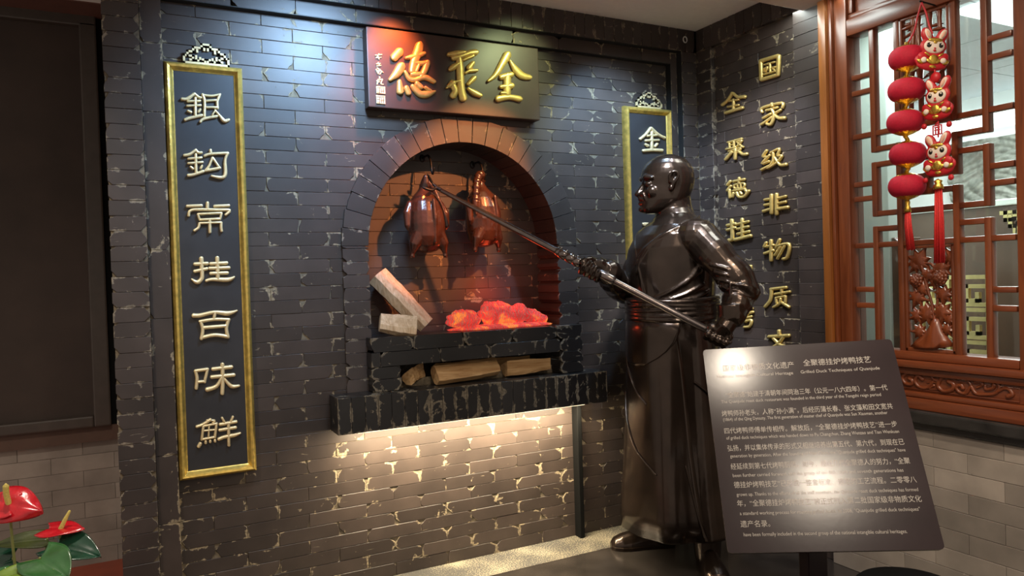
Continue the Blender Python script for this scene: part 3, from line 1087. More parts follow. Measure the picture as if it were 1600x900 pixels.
K['guo'] = (C7, [([(285, 105), (400, 70)], 20), ([(285, 105), (290, 225)], 20), ([(402, 70), (396, 192)], 20), ([(290, 225), (398, 192)], 20),
                 ([(312, 128), (376, 110)], 11), ([(305, 160), (330, 142), (318, 172), (303, 170)], 10), ([(345, 118), (347, 180)], 12),
                 ([(308, 190), (382, 168)], 11), ([(352, 150), (380, 142)], 10), ([(364, 152), (376, 164)], 9)])
K['jia'] = (C7, [([(357, 376), (362, 392)], 16), ([(295, 432), (300, 402), (420, 372), (426, 402)], 15), ([(320, 420), (395, 400)], 13),
                 ([(355, 410), (372, 450), (352, 508), (325, 505)], 16), ([(352, 440), (300, 470)], 13), ([(362, 460), (290, 510)], 14),
                 ([(415, 415), (375, 440)], 13), ([(370, 440), (400, 468), (440, 468)], [12, 18, 20])])
K['ji'] = (C7, [([(325, 675), (300, 715), (335, 715)], 14), ([(345, 705), (295, 760), (340, 745)], 14), ([(290, 800), (345, 772)], 15),
                ([(350, 690), (405, 665), (395, 708), (422, 710), (390, 752), (340, 785)], 13), ([(366, 690), (365, 745), (330, 790)], 14),
                ([(375, 720), (410, 768), (450, 765)], [12, 16, 20])])
K['quan'] = (C7, [([(105, 308), (75, 355), (40, 385)], [16, 15, 18]), ([(105, 308), (140, 335), (185, 332)], [14, 16, 20]), ([(80, 362), (145, 350)], 12),
                  ([(75, 398), (145, 385)], 12), ([(112, 350), (112, 425)], 14), ([(60, 436), (170, 402)], 18)])
K['ju'] = (C7, [([(75, 625), (165, 600)], 12), ([(85, 620), (88, 665)], 11), ([(115, 615), (115, 665)], 12), ([(90, 642), (112, 638)], 8), ([(65, 668), (128, 655)], 12),
                ([(130, 622), (165, 612), (135, 650)], 11), ([(138, 625), (170, 655)], 11), ([(80, 682), (175, 652)], 10), ([(125, 665), (122, 730)], 16),
                ([(102, 685), (60, 735)], 16), ([(140, 675), (170, 700), (198, 698)], [12, 16, 18]), ([(158, 662), (143, 690)], 12)])
K['fei'] = (C8, [([(300, 85), (300, 185)], 16), ([(328, 80), (328, 190)], 16), ([(262, 112), (300, 105)], 12), ([(262, 140), (300, 133)], 12),
                 ([(255, 174), (300, 160)], 14), ([(330, 105), (378, 92)], 12), ([(330, 132), (378, 122)], 12), ([(330, 162), (390, 152)], 16)])
K['wu'] = (C8, [([(272, 342), (260, 366)], 13), ([(268, 366), (312, 356)], 12), ([(298, 330), (298, 440)], 15), ([(262, 402), (312, 385)], 14),
                ([(345, 325), (325, 372)], 14), ([(330, 362), (395, 352), (386, 420), (362, 432)], 14), ([(350, 364), (318, 412)], 12), ([(372, 358), (332, 430)], 12)])
K['zhi'] = (C8, [([(295, 595), (380, 585)], 14), ([(300, 595), (295, 650), (265, 690)], 14), ([(318, 622), (400, 608)], 12), ([(355, 590), (355, 622)], 12),
                 ([(325, 642), (375, 632)], 11), ([(325, 640), (328, 672)], 11), ([(376, 632), (375, 667)], 11), ([(350, 645), (345, 670), (310, 692)], 12),
                 ([(358, 668), (395, 692)], 14)])
K['wen'] = (C8, [([(340, 818), (342, 842)], 15), ([(285, 852), (395, 845)], 16), ([(365, 852), (340, 885), (295, 918)], 14), ([(310, 860), (345, 895), (395, 912)], 15)])
K['de'] = (C8, [([(78, 10), (60, 32)], 12), ([(80, 36), (60, 62)], 12), ([(72, 55), (74, 100)], 12), ([(95, 12), (155, 0)], 12), ([(125, -8), (123, 22)], 11),
                ([(100, 30), (150, 22), (148, 46), (101, 50), (100, 30)], 9), ([(117, 28), (117, 48)], 8), ([(134, 26), (134, 46)], 8), ([(92, 62), (158, 52)], 10),
                ([(95, 74), (88, 96)], 12), ([(112, 72), (122, 94), (152, 94), (178, 62)], 13), ([(130, 68), (138, 80)], 11), ([(158, 58), (166, 68)], 11)])
K['gua2'] = (C8, [([(60, 250), (105, 240)], 14), ([(60, 275), (105, 262)], 14), ([(85, 220), (88, 318), (68, 330)], 16), ([(110, 245), (175, 228)], 12),
                  ([(141, 215), (142, 312)], 14), ([(115, 270), (175, 256)], 12), ([(115, 296), (180, 282)], 12), ([(102, 328), (188, 306)], 17)])
K['lu'] = (C8, [([(85, 480), (80, 500)], 12), ([(118, 470), (108, 495)], 12), ([(100, 455), (100, 500), (75, 545)], 14), ([(102, 505), (125, 535)], 12), ([(155, 455), (165, 466)], 12),
                ([(138, 478), (190, 470)], 12), ([(188, 470), (186, 505)], 12), ([(138, 512), (188, 505)], 12), ([(138, 478), (138, 520), (122, 550)], 14)])
K['kao'] = (C8, [([(70, 720), (66, 742)], 12), ([(108, 708), (98, 735)], 12), ([(88, 695), (88, 740), (62, 790)], 14), ([(90, 745), (115, 775)], 12),
                 ([(130, 715), (185, 702)], 12), ([(158, 688), (158, 730)], 12), ([(120, 738), (200, 718)], 12), ([(195, 698), (165, 735), (130, 765)], 12),
                 ([(150, 752), (192, 742)], 11), ([(160, 748), (155, 768), (190, 762), (182, 795), (152, 800)], 12)])

SIG = [([(105, 235), (170, 230)], 12), ([(140, 222), (118, 262)], 12), ([(130, 245), (142, 275)], 12), ([(112, 262), (165, 256)], 10),
       ([(115, 322), (155, 318)], 12), ([(132, 308), (148, 342)], 12), ([(118, 345), (160, 338)], 10), ([(112, 378), (128, 412)], 13), ([(122, 362), (180, 408)], 12),
       ([(152, 378), (130, 422)], 12), ([(170, 395), (148, 428)], 11), ([(118, 395), (160, 385)], 10), ([(143, 450), (152, 462), (142, 470)], 12),
       ([(118, 492), (145, 485)], 11), ([(132, 478), (122, 530)], 12), ([(120, 508), (150, 500)], 10), ([(152, 482), (176, 476), (160, 520), (185, 528)], 11)]


def text_mesh(body, size, align='CENTER', extrude=0.0, bevel=0.0):
    c = bpy.data.curves.new('lettering', 'FONT')
    c.body = body
    c.size = size
    c.align_x = align
    c.resolution_u = 2
    c.extrude = extrude
    c.bevel_depth = bevel
    c.bevel_resolution = 1
    o = bpy.data.objects.new('lettering', c)
    COL.objects.link(o)
    dg = bpy.context.evaluated_depsgraph_get()
    me = bpy.data.meshes.new_from_object(o.evaluated_get(dg))
    bpy.data.objects.remove(o)
    bpy.data.curves.remove(c)
    return me


def at_origin(o, parent_loc):
    """shift the mesh of a child so that it stays put under a parent placed at parent_loc"""
    o.data.transform(Matrix.Translation(-Vector(parent_loc)))
    return o


# ------------------------------------------------------------------ the two couplet plaques
def crest(mb_gold, mb_black, xc, z0, w, h, y):
    """stepped openwork cloud crest: outline bars and fret curls on a dark plate"""
    def P(u, v):
        return (xc+(u-0.5)*w, z0+v*h)
    outline = [(0.0, 0.0), (0.0, .36), (.08, .36), (.08, .58), (.21, .58), (.21, .80), (.40, .80), (.40, 1.0), (.60, 1.0), (.60, .80), (.79, .80), (.79, .58), (.92, .58), (.92, .36), (1.0, .36), (1.0, 0.0), (0, 0)]
    t = 0.0040

    def bars(pts, hh):
        for a, b in zip(pts[:-1], pts[1:]):
            p, q = P(*a), P(*b)
            mb_gold.box((min(p[0], q[0])-t, y-hh, min(p[1], q[1])-t), (max(p[0], q[0])+t, y, max(p[1], q[1])+t))
    bars(outline, 0.012)
    for s in (0, 1):
        def m(pts):
            return [(1-u, v) if s else (u, v) for u, v in pts]
        bars(m([(.12, .36), (.20, .36), (.20, .16), (.14, .16)]), 0.010)
        bars(m([(.27, .36), (.27, .14), (.36, .14), (.36, .28)]), 0.010)
        bars(m([(.47, 0), (.47, .22), (.42, .22)]), 0.010)
        bars(m([(.30, .60), (.30, .72)]), 0.010)
        bars(m([(.46, .72), (.46, .88), (.50, .88)]), 0.010)
    zs_ = [(0, .36, 0, 1), (.36, .58, .08, .92), (.58, .80, .21, .79), (.80, 1.0, .40, .60)]
    for v0, v1, u0, u1 in zs_:
        a, b = P(u0, v0), P(u1, v1)
        mb_black.box((a[0], y, a[1]), (b[0], y+0.012, b[1]))


def plaque(label, TL, TR, BL_, BR, chars, yf, extra=None):
    yw = yf
    x0 = (PY(*TL, yf).x+PY(*BL_, yf).x)/2 if BL_ else PY(*TL, yf).x
    x1 = (PY(*TR, yf).x+PY(*BR, yf).x)/2 if BR else PY(*TR, yf).x
    z1 = (PY(*TL, yf).z+PY(*TR, yf).z)/2
    z0 = PY(*BL_, yf).z if BL_ else 0.585
    base = ((x0+x1)/2, -0.012, z0)
    t = thing('couplet_plaque', label, 'plaque', base, 0, 'gilt framed couplet plaques')
    fw = 0.034
    mb = MB().box((x0+0.01, -0.020, z0+0.01), (x1-0.01, -0.001, z1-0.01))
    at_origin(mb.obj('panel', M['plaque'], t), base)
    # mitred rounded frame
    for k, (a, b, c, d) in enumerate((((x0, z0), (x1, z0), (x1-fw, z0+fw), (x0+fw, z0+fw)), ((x1, z0), (x1, z1), (x1-fw, z1-fw), (x1-fw, z0+fw)),
                                      ((x1, z1), (x0, z1), (x0+fw, z1-fw), (x1-fw, z1-fw)), ((x0, z1), (x0, z0), (x0+fw, z0+fw), (x0+fw, z1-fw)))):
        mb = MB()
        prof = [(0, -0.001), (0, 0.022), (.12, .034), (.35, .042), (.6, .040), (.8, .030), (.88, .024), (1.0, .022), (1.0, -0.001)]
        r0 = [(a[0]+(d[0]-a[0])*u, -h, a[1]+(d[1]-a[1])*u) for u, h in prof]
        r1 = [(b[0]+(c[0]-b[0])*u, -h, b[1]+(c[1]-b[1])*u) for u, h in prof]
        mb.loft([r0, r1])
        at_origin(mb.obj('frame_bar', M['gold_frame'], t, sharp=40), base)
    mg, mk = MB(), MB()
    crest(mg, mk, (x0+x1)/2+0.012, z1+0.004, 0.168, 0.078, -0.012)
    c = mg.obj('crest', M['gold_pale'], t)
    at_origin(c, base)
    k = mk.obj('crest_plate', M['plaque'], c)
    at_origin(k, base)
    for key in chars:
        crop, st = K[key]
        me = letter_mesh(crop, st, lambda px, py: PY(px, py, -0.020), (0, -1, 0), 0.013)
        at_origin(link('letter', me, t, M['gold_pale'], True), base)
    for body, zc, sz in (extra or ()):
        me = text_mesh(body, sz, 'CENTER', 0.004, 0.003)
        me.transform(Matrix.Translation(((x0+x1)/2+.016, -0.024, zc)) @ Matrix.Rotation(PI/2, 4, 'X') @ Matrix.Diagonal((1.0, 0.9, 1, 1)))
        at_origin(link('letter', me, t, M['gold_pale']), base)
    return t


plaque('tall black plaque with gold frame and seven gold characters, beside the dark window', (254, 93), (378, 105), (282, 753), (403, 735),
       ['yin', 'gou', 'chang', 'gua', 'bai', 'wei', 'xian'], -0.040)
plaque('gold framed black plaque partly hidden behind the bronze statue', (978, 165), (1051, 170), None, None, ['jin'], -0.040,
       [(c, 1.735-0.222*i, 0.165) for i, c in enumerate('爐不斷千年火')])

# ------------------------------------------------------------------ signboard
YS = -0.062
sx0 = (PY(571.7, 40.7, YS).x+PY(576.7, 166.7, YS).x)/2
sx1 = (PY(843, 76.7, YS).x+PY(841.7, 186, YS).x)/2
sz1 = PY(571.7, 40.7, YS).z
sz0 = PY(576.7, 166.7, YS).z
sb = ((sx0+sx1)/2, -0.03, sz0)
sign = thing('signboard', 'wide dark lacquered signboard with three large gold brush characters, above the oven arch', 'sign', sb)
at_origin(MB().box((sx0, YS, sz0), (sx1, -0.002, sz1), 0.004).obj('board', M['sign'], sign), sb)
for key in ('de_big', 'ju_big', 'quan_big'):
    crop, st = K[key]
    me = letter_mesh(crop, st, lambda px, py: PY(px, py, YS), (0, -1, 0), 0.016)
    at_origin(link('letter', me, sign, M['gold'], True), sb)
me = letter_mesh((570, 50, 6.429), SIG, lambda px, py: PY(px, py, YS), (0, -1, 0), 0.006)
at_origin(link('signature_lettering', me, sign, M['gold_pale'], True), sb)
for y0, y1 in ((545, 625), (637, 727)):
    a = PY(570+112/6.429, 50+y0/6.429, YS)
    b = PY(570+204/6.429, 50+y1/6.429, YS)
    o = at_origin(MB().box((a.x, YS-0.006, b.z), (b.x, YS+0.001, a.z), 0.001).obj('seal', M['gold_pale'], sign), sb)
    st = [([(122, y0+14), (195, y0+14)], 5), ([(150, y0+14), (150, y1-12)], 5), ([(125, y0+40), (150, y0+40)], 5), ([(170, y0+26), (170, y1-14)], 5),
          ([(160, y0+52), (195, y0+48)], 5), ([(125, y1-22), (148, y1-20)], 5), ([(188, y0+24), (190, y1-16)], 5)]
    me = letter_mesh((570, 50, 6.429), st, lambda px, py: PY(px, py, YS-0.006), (0, -1, 0), 0.0015)
    at_origin(link('seal_lettering', me, o, plain('seal_groove', (0.10, 0.06, 0.02), 0.5) if 'seal_groove' not in bpy.data.materials else bpy.data.materials['seal_groove'], True), sb)

# ------------------------------------------------------------------ gilded letters fixed to the right wall
LETTERS = [('guo', 'gilded square-framed character, topmost on the side brick wall', 'R'), ('jia', 'gilded character second from the top in the outer column of the side wall', 'R'),
           ('ji', 'gilded character third from the top in the outer column of the side wall', 'R'), ('fei', 'gilded character of two bars with six side strokes on the side wall', 'R'),
           ('wu', 'gilded character with slanting parallel strokes, fifth down the outer column', 'R'), ('zhi', 'gilded character above the lowest one in the outer column', 'R'),
           ('wen', 'gilded cross-like character just above the information board', 'R'),
           ('quan', 'gilded roof-shaped character, topmost in the inner column by the corner', 'L'), ('ju', 'gilded character second down the inner column by the corner', 'L'),
           ('de', 'gilded character third down the inner column, above the statue shoulder', 'L'), ('gua2', 'gilded character just above the statue upper arm', 'L'),
           ('lu', 'gilded character peeking out beside the statue elbow', 'L'), ('kao', 'gilded character peeking out beside the statue forearm', 'L')]
for key, lab, side in LETTERS:
    crop, st = K[key]
    me = letter_mesh(crop, st, lambda px, py: PX(px, py, RF-0.004), (-1, 0, 0), 0.014)
    c = sum((v.co for v in me.vertices), Vector())/len(me.vertices)
    c.x = RF
    me.transform(Matrix.Translation(-c))
    o = link('gilded_letter', me, None, M['gold'], True)
    o.location = c
    tag(o, lab, 'letter', 'gilded letters on the side brick wall')


# ------------------------------------------------------------------ remesh helper for organic bodies
def fuse(mb, voxel, smooth=2, name='body', factor=0.5):
    me = mb.mesh(name)
    o = bpy.data.objects.new(name, me)
    COL.objects.link(o)
    r = o.modifiers.new('r', 'REMESH')
    r.mode = 'VOXEL'
    r.voxel_size = voxel
    r.use_smooth_shade = True
    if smooth:
        s = o.modifiers.new('s', 'SMOOTH')
        s.iterations = smooth
        s.factor = factor
    dg = bpy.context.evaluated_depsgraph_get()
    out = bpy.data.meshes.new_from_object(o.evaluated_get(dg))
    bpy.data.objects.remove(o)
    bpy.data.meshes.remove(me)
    out.name = name
    out.polygons.foreach_set('use_smooth', [True]*len(out.polygons))
    return out


# ------------------------------------------------------------------ the two roast ducks on their hooks
def duck(label, c, flip, ry, name='roast_duck'):
    """hanging duck, body 0.30 m long; local x right, y to the wall, z up, origin at its centre"""
    t = thing(name, label, 'duck', c, ry, 'hanging roast ducks')
    mb = MB()
    rings = []
    for z, w, d, cy in ((-.158, .020, .018, .0), (-.150, .050, .042, .0), (-.125, .078, .066, .0), (-.08, .091, .080, -.004), (-.02, .094, .085, -.006), (.04, .090, .078, -.004),
                        (.085, .078, .066, .0), (.115, .058, .050, .002), (.138, .036, .034, .006), (.155, .025, .025, .008), (.172, .022, .022, .01)):
        rings.append([(w*math.cos(2*PI*k/24), cy+d*math.sin(2*PI*k/24), z) for k in range(24)])
    mb.loft(rings)
    # breast keel
    mb.tube([(0.012, -0.080, 0.09), (0.014, -0.090, 0.0), (0.018, -0.076, -0.11)], [.008, .011, .006], 8)
    for s in (-1, 1):
        mb.tube([(s*.076, .0, .075), (s*.098, -.012, .03), (s*.100, -.018, -.03), (s*.096, -.012, -.045)], [.020, .019, .014, .008], 10)      # wing
        mb.tube([(s*.045, -.03, -.075), (s*.074, -.034, -.12), (s*.082, -.028, -.158)], [.042, .028, .011], 12)     # thigh to leg
        mb.ell((s*.084, -.027, -.172), (.013, .012, .013), seg=10, rng=6)                                    # knuckle of the cut leg
    me = fuse(mb, 0.0035, 3, 'carcass')
    link('carcass', me, t, M['duck'], True)
    nk = MB()
    pts = [(0, .008, .15), (0.004, 0.0, .185), (-flip*.012, -.012, .200), (-flip*.040, -.022, .188), (-flip*.062, -.03, .15), (-flip*.074, -.034, .10), (-flip*.080, -.036, .06)]
    pts = catmull(pts, 5)
    if flip:
        rad = [.021+.003*math.sin(i*2.1) for i in range(len(pts))]
        nk.tube(pts, rad, 12)
        nk.ell((-flip*.082, -.036, .045), (.020, .021, .032), seg=12, rng=8)      # head
        nk.tube([(-flip*.082, -.040, .03), (-flip*.086, -.046, .0)], [.012, .007], 8)  # bill
    else:
        nk.tube([(0, .008, .15), (.006, .0, .182), (.004, -.008, .205)], [.026, .024, .014], 12)
        nk.tube([(.010, -.004, .195), (.034, -.012, .160), (.060, -.022, .10), (.088, -.03, .02), (.096, -.03, -.03)], [.011, .012, .011, .012, .013], 10)
    me = fuse(nk, 0.0035, 1, 'neck')
    link('neck', me, t, M['duck'], True)
    return t


dk1 = PY(664, 343, 0.085)
dk2 = PY(752, 337, 0.085)
duck('roast duck showing its plump breast, speared at the neck by the long pole', (dk1.x, 0.075, dk1.z-0.003), 0, 0.0)
duck('roast duck with folded neck hanging behind the middle of the pole', (dk2.x, 0.075, dk2.z), 1, 0.35)
for (px, py, lab) in ((664, 252, 'black iron hook above the duck that the pole spears'), (743, 262, 'black iron hook above the folded-neck duck')):
    p = PY(px, py, 0.16)
    b = (p.x, 0.16, p.z)
    mb = MB()
    pts = catmull([(p.x, 0.20, p.z+.02), (p.x, 0.12, p.z+.022), (p.x, 0.085, p.z-.01), (p.x, 0.075, p.z-.05), (p.x, .062, p.z-.075), (p.x, 0.045, p.z-.05)], 5)
    o = at_origin(mb.tube(pts, 0.0055, 8).obj('wall_hook', M['iron'], None, True), b)
    o.location = b
    tag(o, lab, 'hook', 'iron hooks in the oven')
    mb = MB().ell((0, .036, .02), (.014, .006, .02), seg=10, rng=6)
    mb.obj('mount', M['iron'], o, True)


# ------------------------------------------------------------------ firewood
def split_log(a, b, r, up, label, mat, seed, wedge=True, group='split logs of the oven'):
    """a split log from a to b: a wobbly wedge-shaped prism with bark on its round side"""
    a, b = Vector(a), Vector(b)
    ax = (b-a).normalized()
    up = Vector(up)
    u = (up-ax*up.dot(ax)).normalized()
    v = ax.cross(u)
    rnd = random.Random(seed)
    base = (a+b)/2
    # cross-section: corner of the wedge up, bark arc below
    sec = []
    if wedge:
        sec = [(0.0, 1.0), (-.34, .45), (-.72, -.1), (-.80, -.35), (-.55, -.72), (0.0, -.88), (.55, -.72), (.80, -.35), (.72, -.1), (.34, .45)]
        bark = set(range(3, 7))
    else:
        sec = [(-.95, .5), (-.5, .62), (0, .60), (.5, .66), (.95, .45), (.98, -.3), (.6, -.62), (0, -.70), (-.6, -.62), (-.98, -.35)]
        bark = set(range(5, 9))
    N = 9
    rings = []
    ph = [rnd.uniform(0, 6.28) for _ in range(6)]
    for i in range(N+1):
        t = i/N
        w = 1+0.10*math.sin(3.1*t+ph[0])+0.06*math.sin(7*t+ph[1])
        off = u*(0.10*r*math.sin(2.6*t+ph[2]))+v*(0.10*r*math.sin(2.2*t+ph[3]))
        c = a.lerp(b, t)+off-base
        rings.append([c+(v*x*(1+rnd.uniform(-.05, .05))+u*y*(1+rnd.uniform(-.05, .05)))*r*w for x, y in sec])
    n = len(sec)
    m1, m2 = MB(), MB()
    for i in range(N):
        for j in range(n):
            q = [rings[i][j], rings[i][(j+1) % n], rings[i+1][(j+1) % n], rings[i+1][j]]
            (m2 if j in bark else m1).add(q, [(0, 1, 2, 3)])
    m1.add(rings[0], [tuple(range(n))[::-1]])
    m1.add(rings[-1], [tuple(range(n))])
    me = m1.mesh('split_log')
    bm = bmesh.new()
    bm.from_mesh(me)
    bmesh.ops.remove_doubles(bm, verts=bm.verts[:], dist=1e-5)
    bm.to_mesh(me)
    bm.free()
    o = link('split_log', me, None, mat, False)
    o.location = base
    tag(o, label, 'firewood', group)
    link('bark', m2.mesh('bark'), o, M['bark'], True)
    return o


zt = 1.107
A1 = PY(598, 432, 0.02)
B1 = PY(657, 519, -0.0)
split_log((A1.x, 0.125, A1.z), (B1.x+0.042, 0.030, zt+0.034), 0.057, (0.5, -0.7, 0.5), 'pale split log leaning up against the oven wall', M['log_pale'], 3, False)
A2 = PY(594, 500, -0.02)
B2 = PY(645, 518, -0.02)
split_log((A2.x, -0.015, zt+0.062), (B2.x+0.005, -0.045, zt+0.034), 0.048, (0.5, -0.8, 0.3), 'short pale split log lying under the leaning one', M['log_pale'], 5, False)
zl = 0.868
lo = [((-1.800, -0.045, .918), (-1.715, 0.03, .922), .045, 'short thick split log at the left end of the lower slot', 11, (0.3, -.3, 1)),
      ((-1.675, -0.048, .914), (-1.34, -0.01, .922), .047, 'long rough split log in the middle of the lower slot', 12, (0, -.8, .6)),
      ((-1.30, -0.035, .912), (-1.055, -0.03, .916), .045, 'smooth pale split log at the right of the lower slot', 13, (0, -.6, .8)),
      ((-1.62, 0.10, .917), (-1.10, 0.105, .920), .043, 'dim split log at the back of the lower slot', 14, (0, -.6, .8))]
for a, b, r, lab, sd, up in lo:
    split_log(a, b, r, up, lab, M['log'], sd, sd != 12)


# ------------------------------------------------------------------ embers
bed = thing('ember_bed', 'glowing red ember bed with ash streaked lumps on the hearth', 'embers', (-1.29, 0.02, zt+0.001))


def ember(c, s, seed, rot=0.0):
    rnd = random.Random(seed)
    mb = MB()
    mb.ell((0, 0, 0), s, seg=28, rng=18)
    ph = [rnd.uniform(0, 6.28) for _ in range(9)]
    out = []
    for p in mb.v:
        v = Vector(p)
        n = v.normalized()
        k = 1+.10*math.sin(5*n.x*2+ph[0])*math.cos(4*n.z+ph[1])+.07*math.sin(9*n.x+6*n.y+ph[2])+.05*math.sin(14*n.z+11*n.x+ph[3])+.03*math.sin(25*n.x+ph[4])*math.sin(21*n.z+ph[5])
        out.append(v*k)
    mb.v = [tuple(Matrix.Rotation(rot, 3, 'Y') @ q) for q in out]
    zm = min(q[2] for q in mb.v)
    o = mb.obj('ember_lump', M['ember'], bed, True)
    o.location = (c[0]+1.29, c[1]-0.02, -zm)


EM = [((722, 500), (.085, .055, .045), 21, 0.05), ((778, 495), (.110, .055, .062), 22, .10), ((806, 500), (.075, .05, .050), 26, -.3), ((832, 505), (.080, .05, .034), 24, .35)]
for (px, py), s, sd, rr in EM:
    p = PY(px, py, 0.03 if sd % 2 else 0.05)
    ember((p.x, 0.01 if sd % 2 else 0.05), s, sd, rr)
mb = MB()
mb.loft([[(.285*math.cos(2*PI*k/40)*f_+.012*math.sin(5*k), .08*math.sin(2*PI*k/40)*f_, z) for k in range(40)] for f_, z in ((.97, 0), (1, .006), (.85, .014), (.4, .020))])
mb.obj('ash_base', M['ember'], bed, True)

# ------------------------------------------------------------------ the bronze statue of a chef
SO = Vector((-0.62, -0.48, 0.0))
fv = Vector((-0.906, 0.423, 0.0))
lv = Vector((-0.423, -0.906, 0.0))


def S(f, l, z):
    """statue frame: f forward (where he looks), l to his left, z up -> local coordinates of the statue's Empty"""
    return fv*f+lv*l+Vector((0, 0, z))


statue = thing('statue', 'dark bronze statue of a bald chef in a long apron gripping the roasting pole', 'statue', SO)

NR = 48


def ring(z, cf, cl, rf, rl, n=NR, ex=2.3, fold=0.0, ph=0.0, tilt=0.0, rb=None):
    out = []
    for k in range(n):
        a = 2*PI*k/n
        c, s = math.cos(a), math.sin(a)
        m = (abs(c)**ex+abs(s)**ex)**(-1/ex)
        m *= 1+fold*(math.sin(7*a+ph)+0.6*math.sin(11*a+1.3+ph))
        r = rf if (c >= 0 or rb is None) else rb
        out.append(S(cf+r*m*c, cl+rl*m*s, z+tilt*c))
    return out


ROBE = [(0.148, -.005, .0, .262, .285, .030, .0), (0.158, -.005, .0, .268, .29, .030, .0), (0.30, .0, .0, .255, .275, .026, .05), (0.5, .0, .0, .238, .258, .020, .10), (0.7, .0, .0, .225, .242, .014, .15),
        (0.9, .0, .0, .217, .230, .008, .2), (1.05, .003, .0, .207, .220, .004, .2), (1.14, .003, .0, .198, .212, .0, .2), (1.22, .003, .0, .197, .210, .0, .2),
        (1.30, .004, .0, .204, .217, 0, 0), (1.40, .002, .0, .208, .226, 0, 0), (1.47, -.004, .0, .200, .232, 0, 0), (1.53, -.014, .0, .178, .226, 0, 0),
        (1.575, -.022, .0, .146, .196, 0, 0), (1.605, -.026, .0, .112, .150, 0, 0), (1.63, -.026, .0, .090, .105, 0, 0), (1.66, -.022, .0, .078, .084, 0, 0), (1.70, -.012, .0, .074, .078, 0, 0), (1.75, -.004, 0, .07, .075, 0, 0)]


def robe_pt(z, phi, off=0.0):
    for (a, b) in zip(ROBE[:-1], ROBE[1:]):
        if a[0] <= z <= b[0]:
            t = (z-a[0])/(b[0]-a[0])
            q = [x+(y-x)*t for x, y in zip(a, b)]
            c, s = math.cos(phi), math.sin(phi)
            ex = 2.3
            m = (abs(c)**ex+abs(s)**ex)**(-1/ex)
            m *= 1+q[5]*(math.sin(7*phi+q[6])+0.6*math.sin(11*phi+1.3+q[6]))
            return S(q[1]+(q[3]*m+off)*c, q[2]+(q[4]*m+off)*s, z)
    return S(0, 0, z)


mb = MB()
mb.loft([ring(z, cf, cl, rf, rl, fold=fo, ph=ph) for z, cf, cl, rf, rl, fo, ph in ROBE])
# hem and seams of the coat drawn on its surface
deg = math.radians


def surf_line(pts, r, off=0.0, sub=8):
    P = catmull(pts, sub)
    mb.tube([robe_pt(z, deg(a), off) for z, a in P], r, 8)


surf_line([(1.615, 150), (1.58, 95), (1.52, 55), (1.44, 38), (1.36, 30)], .007)
surf_line([(1.60, 120), (1.56, 80), (1.50, 48), (1.42, 28)], .006)
surf_line([(1.60, -60), (1.54, -10), (1.46, 22), (1.36, 34), (1.24, 40)], .006)
# chest and belly fullness
mb.ell(S(.085, .055, 1.41), (.115, .115, .13))
mb.ell(S(.085, -.055, 1.41), (.115, .115, .13))
mb.ell(S(-.075, .09, 1.46), (.10, .10, .12))
# drapery running from the armpit to the waist
for a0, a1, z0, z1 in ((118, 60, 1.30, 1.225), (112, 52, 1.36, 1.235), (128, 80, 1.27, 1.222), (120, 92, 1.44, 1.30)):
    surf_line([(z0, a0), ((z0+z1)/2-.012, (a0+a1)/2), (z1, a1)], .008, .002)

# head ---------------------------------------------------------------
HC = 0.0


def hring(z, f0, f1, w, n=40, ex=2.1):
    """head section from back f0 to front f1, half width w"""
    out = []
    cf = (f0+f1)/2
    rf = (f1-f0)/2
    for k in range(n):
        a = 2*PI*k/n
        c, s = math.cos(a), math.sin(a)
        m = (abs(c)**ex+abs(s)**ex)**(-1/ex)
        out.append(S(cf+rf*m*c, HC+w*m*s*(1-.12*max(0, c)), z))
    return out


HEAD = [(1.638, .040, .112, .030), (1.644, .015, .130, .050), (1.660, -.040, .139, .070), (1.680, -.075, .136, .084), (1.700, -.092, .136, .093), (1.722, -.103, .134, .099), (1.745, -.112, .130, .103),
        (1.770, -.119, .123, .107), (1.795, -.123, .129, .110), (1.820, -.122, .130, .110), (1.845, -.116, .124, .106), (1.868, -.104, .112, .097), (1.888, -.086, .093, .083), (1.903, -.062, .070, .063), (1.914, -.034, .042, .038), (1.919, -.012, .018, .016)]
mb.loft([hring(*h) for h in HEAD])
mb.tube([S(-.045, 0, 1.55), S(-.028, 0, 1.66), S(-.018, 0, 1.74)], [.10, .078, .080], 20)           # neck
mb.tube([S(.112, 0, 1.790), S(.130, 0, 1.762), S(.146, 0, 1.738)], [.012, .014, .017], 10)          # nose bridge
mb.ell(S(.148, 0, 1.734), (.018, .019, .015))
for s in (-1, 1):
    mb.ell(S(.130, s*.018, 1.731), (.015, .013, .012))                                            # wings of the nose
    mb.tube([S(.126, s*.020, 1.803), S(.123, s*.050, 1.810), S(.098, s*.078, 1.800)], [.010, .012, .008], 8)  # brow
    mb.ell(S(.108, s*.048, 1.775), (.020, .022, .014))                                            # eyeball
    mb.tube([S(.120, s*.026, 1.776), S(.123, s*.046, 1.785), S(.108, s*.066, 1.777)], .0045, 6)   # lids
    mb.tube([S(.119, s*.028, 1.772), S(.120, s*.046, 1.765), S(.106, s*.064, 1.772)], .004, 6)
    mb.ell(S(.086, s*.052, 1.738), (.036, .032, .034))                                            # cheek
    # ear
    pts = [(.010, .108, 1.752), (.000, .120, 1.775), (-.014, .126, 1.800), (-.004, .127, 1.818), (.014, .123, 1.818), (.024, .118, 1.800), (.022, .112, 1.775)]
    mb.tube(catmull([S(a, s*b, c) for a, b, c in pts], 4), .0075, 8)
    mb.ell(S(.010, s*.110, 1.785), (.014, .010, .030))
    mb.ell(S(.016, s*.110, 1.748), (.011, .010, .015))                                           # lobe
mb.tube([S(.130, -.026, 1.705), S(.143, -.010, 1.711), S(.144, 0, 1.709), S(.143, .010, 1.711), S(.130, .026, 1.705)], [.005, .0075, .007, .0075, .005], 8)   # upper lip
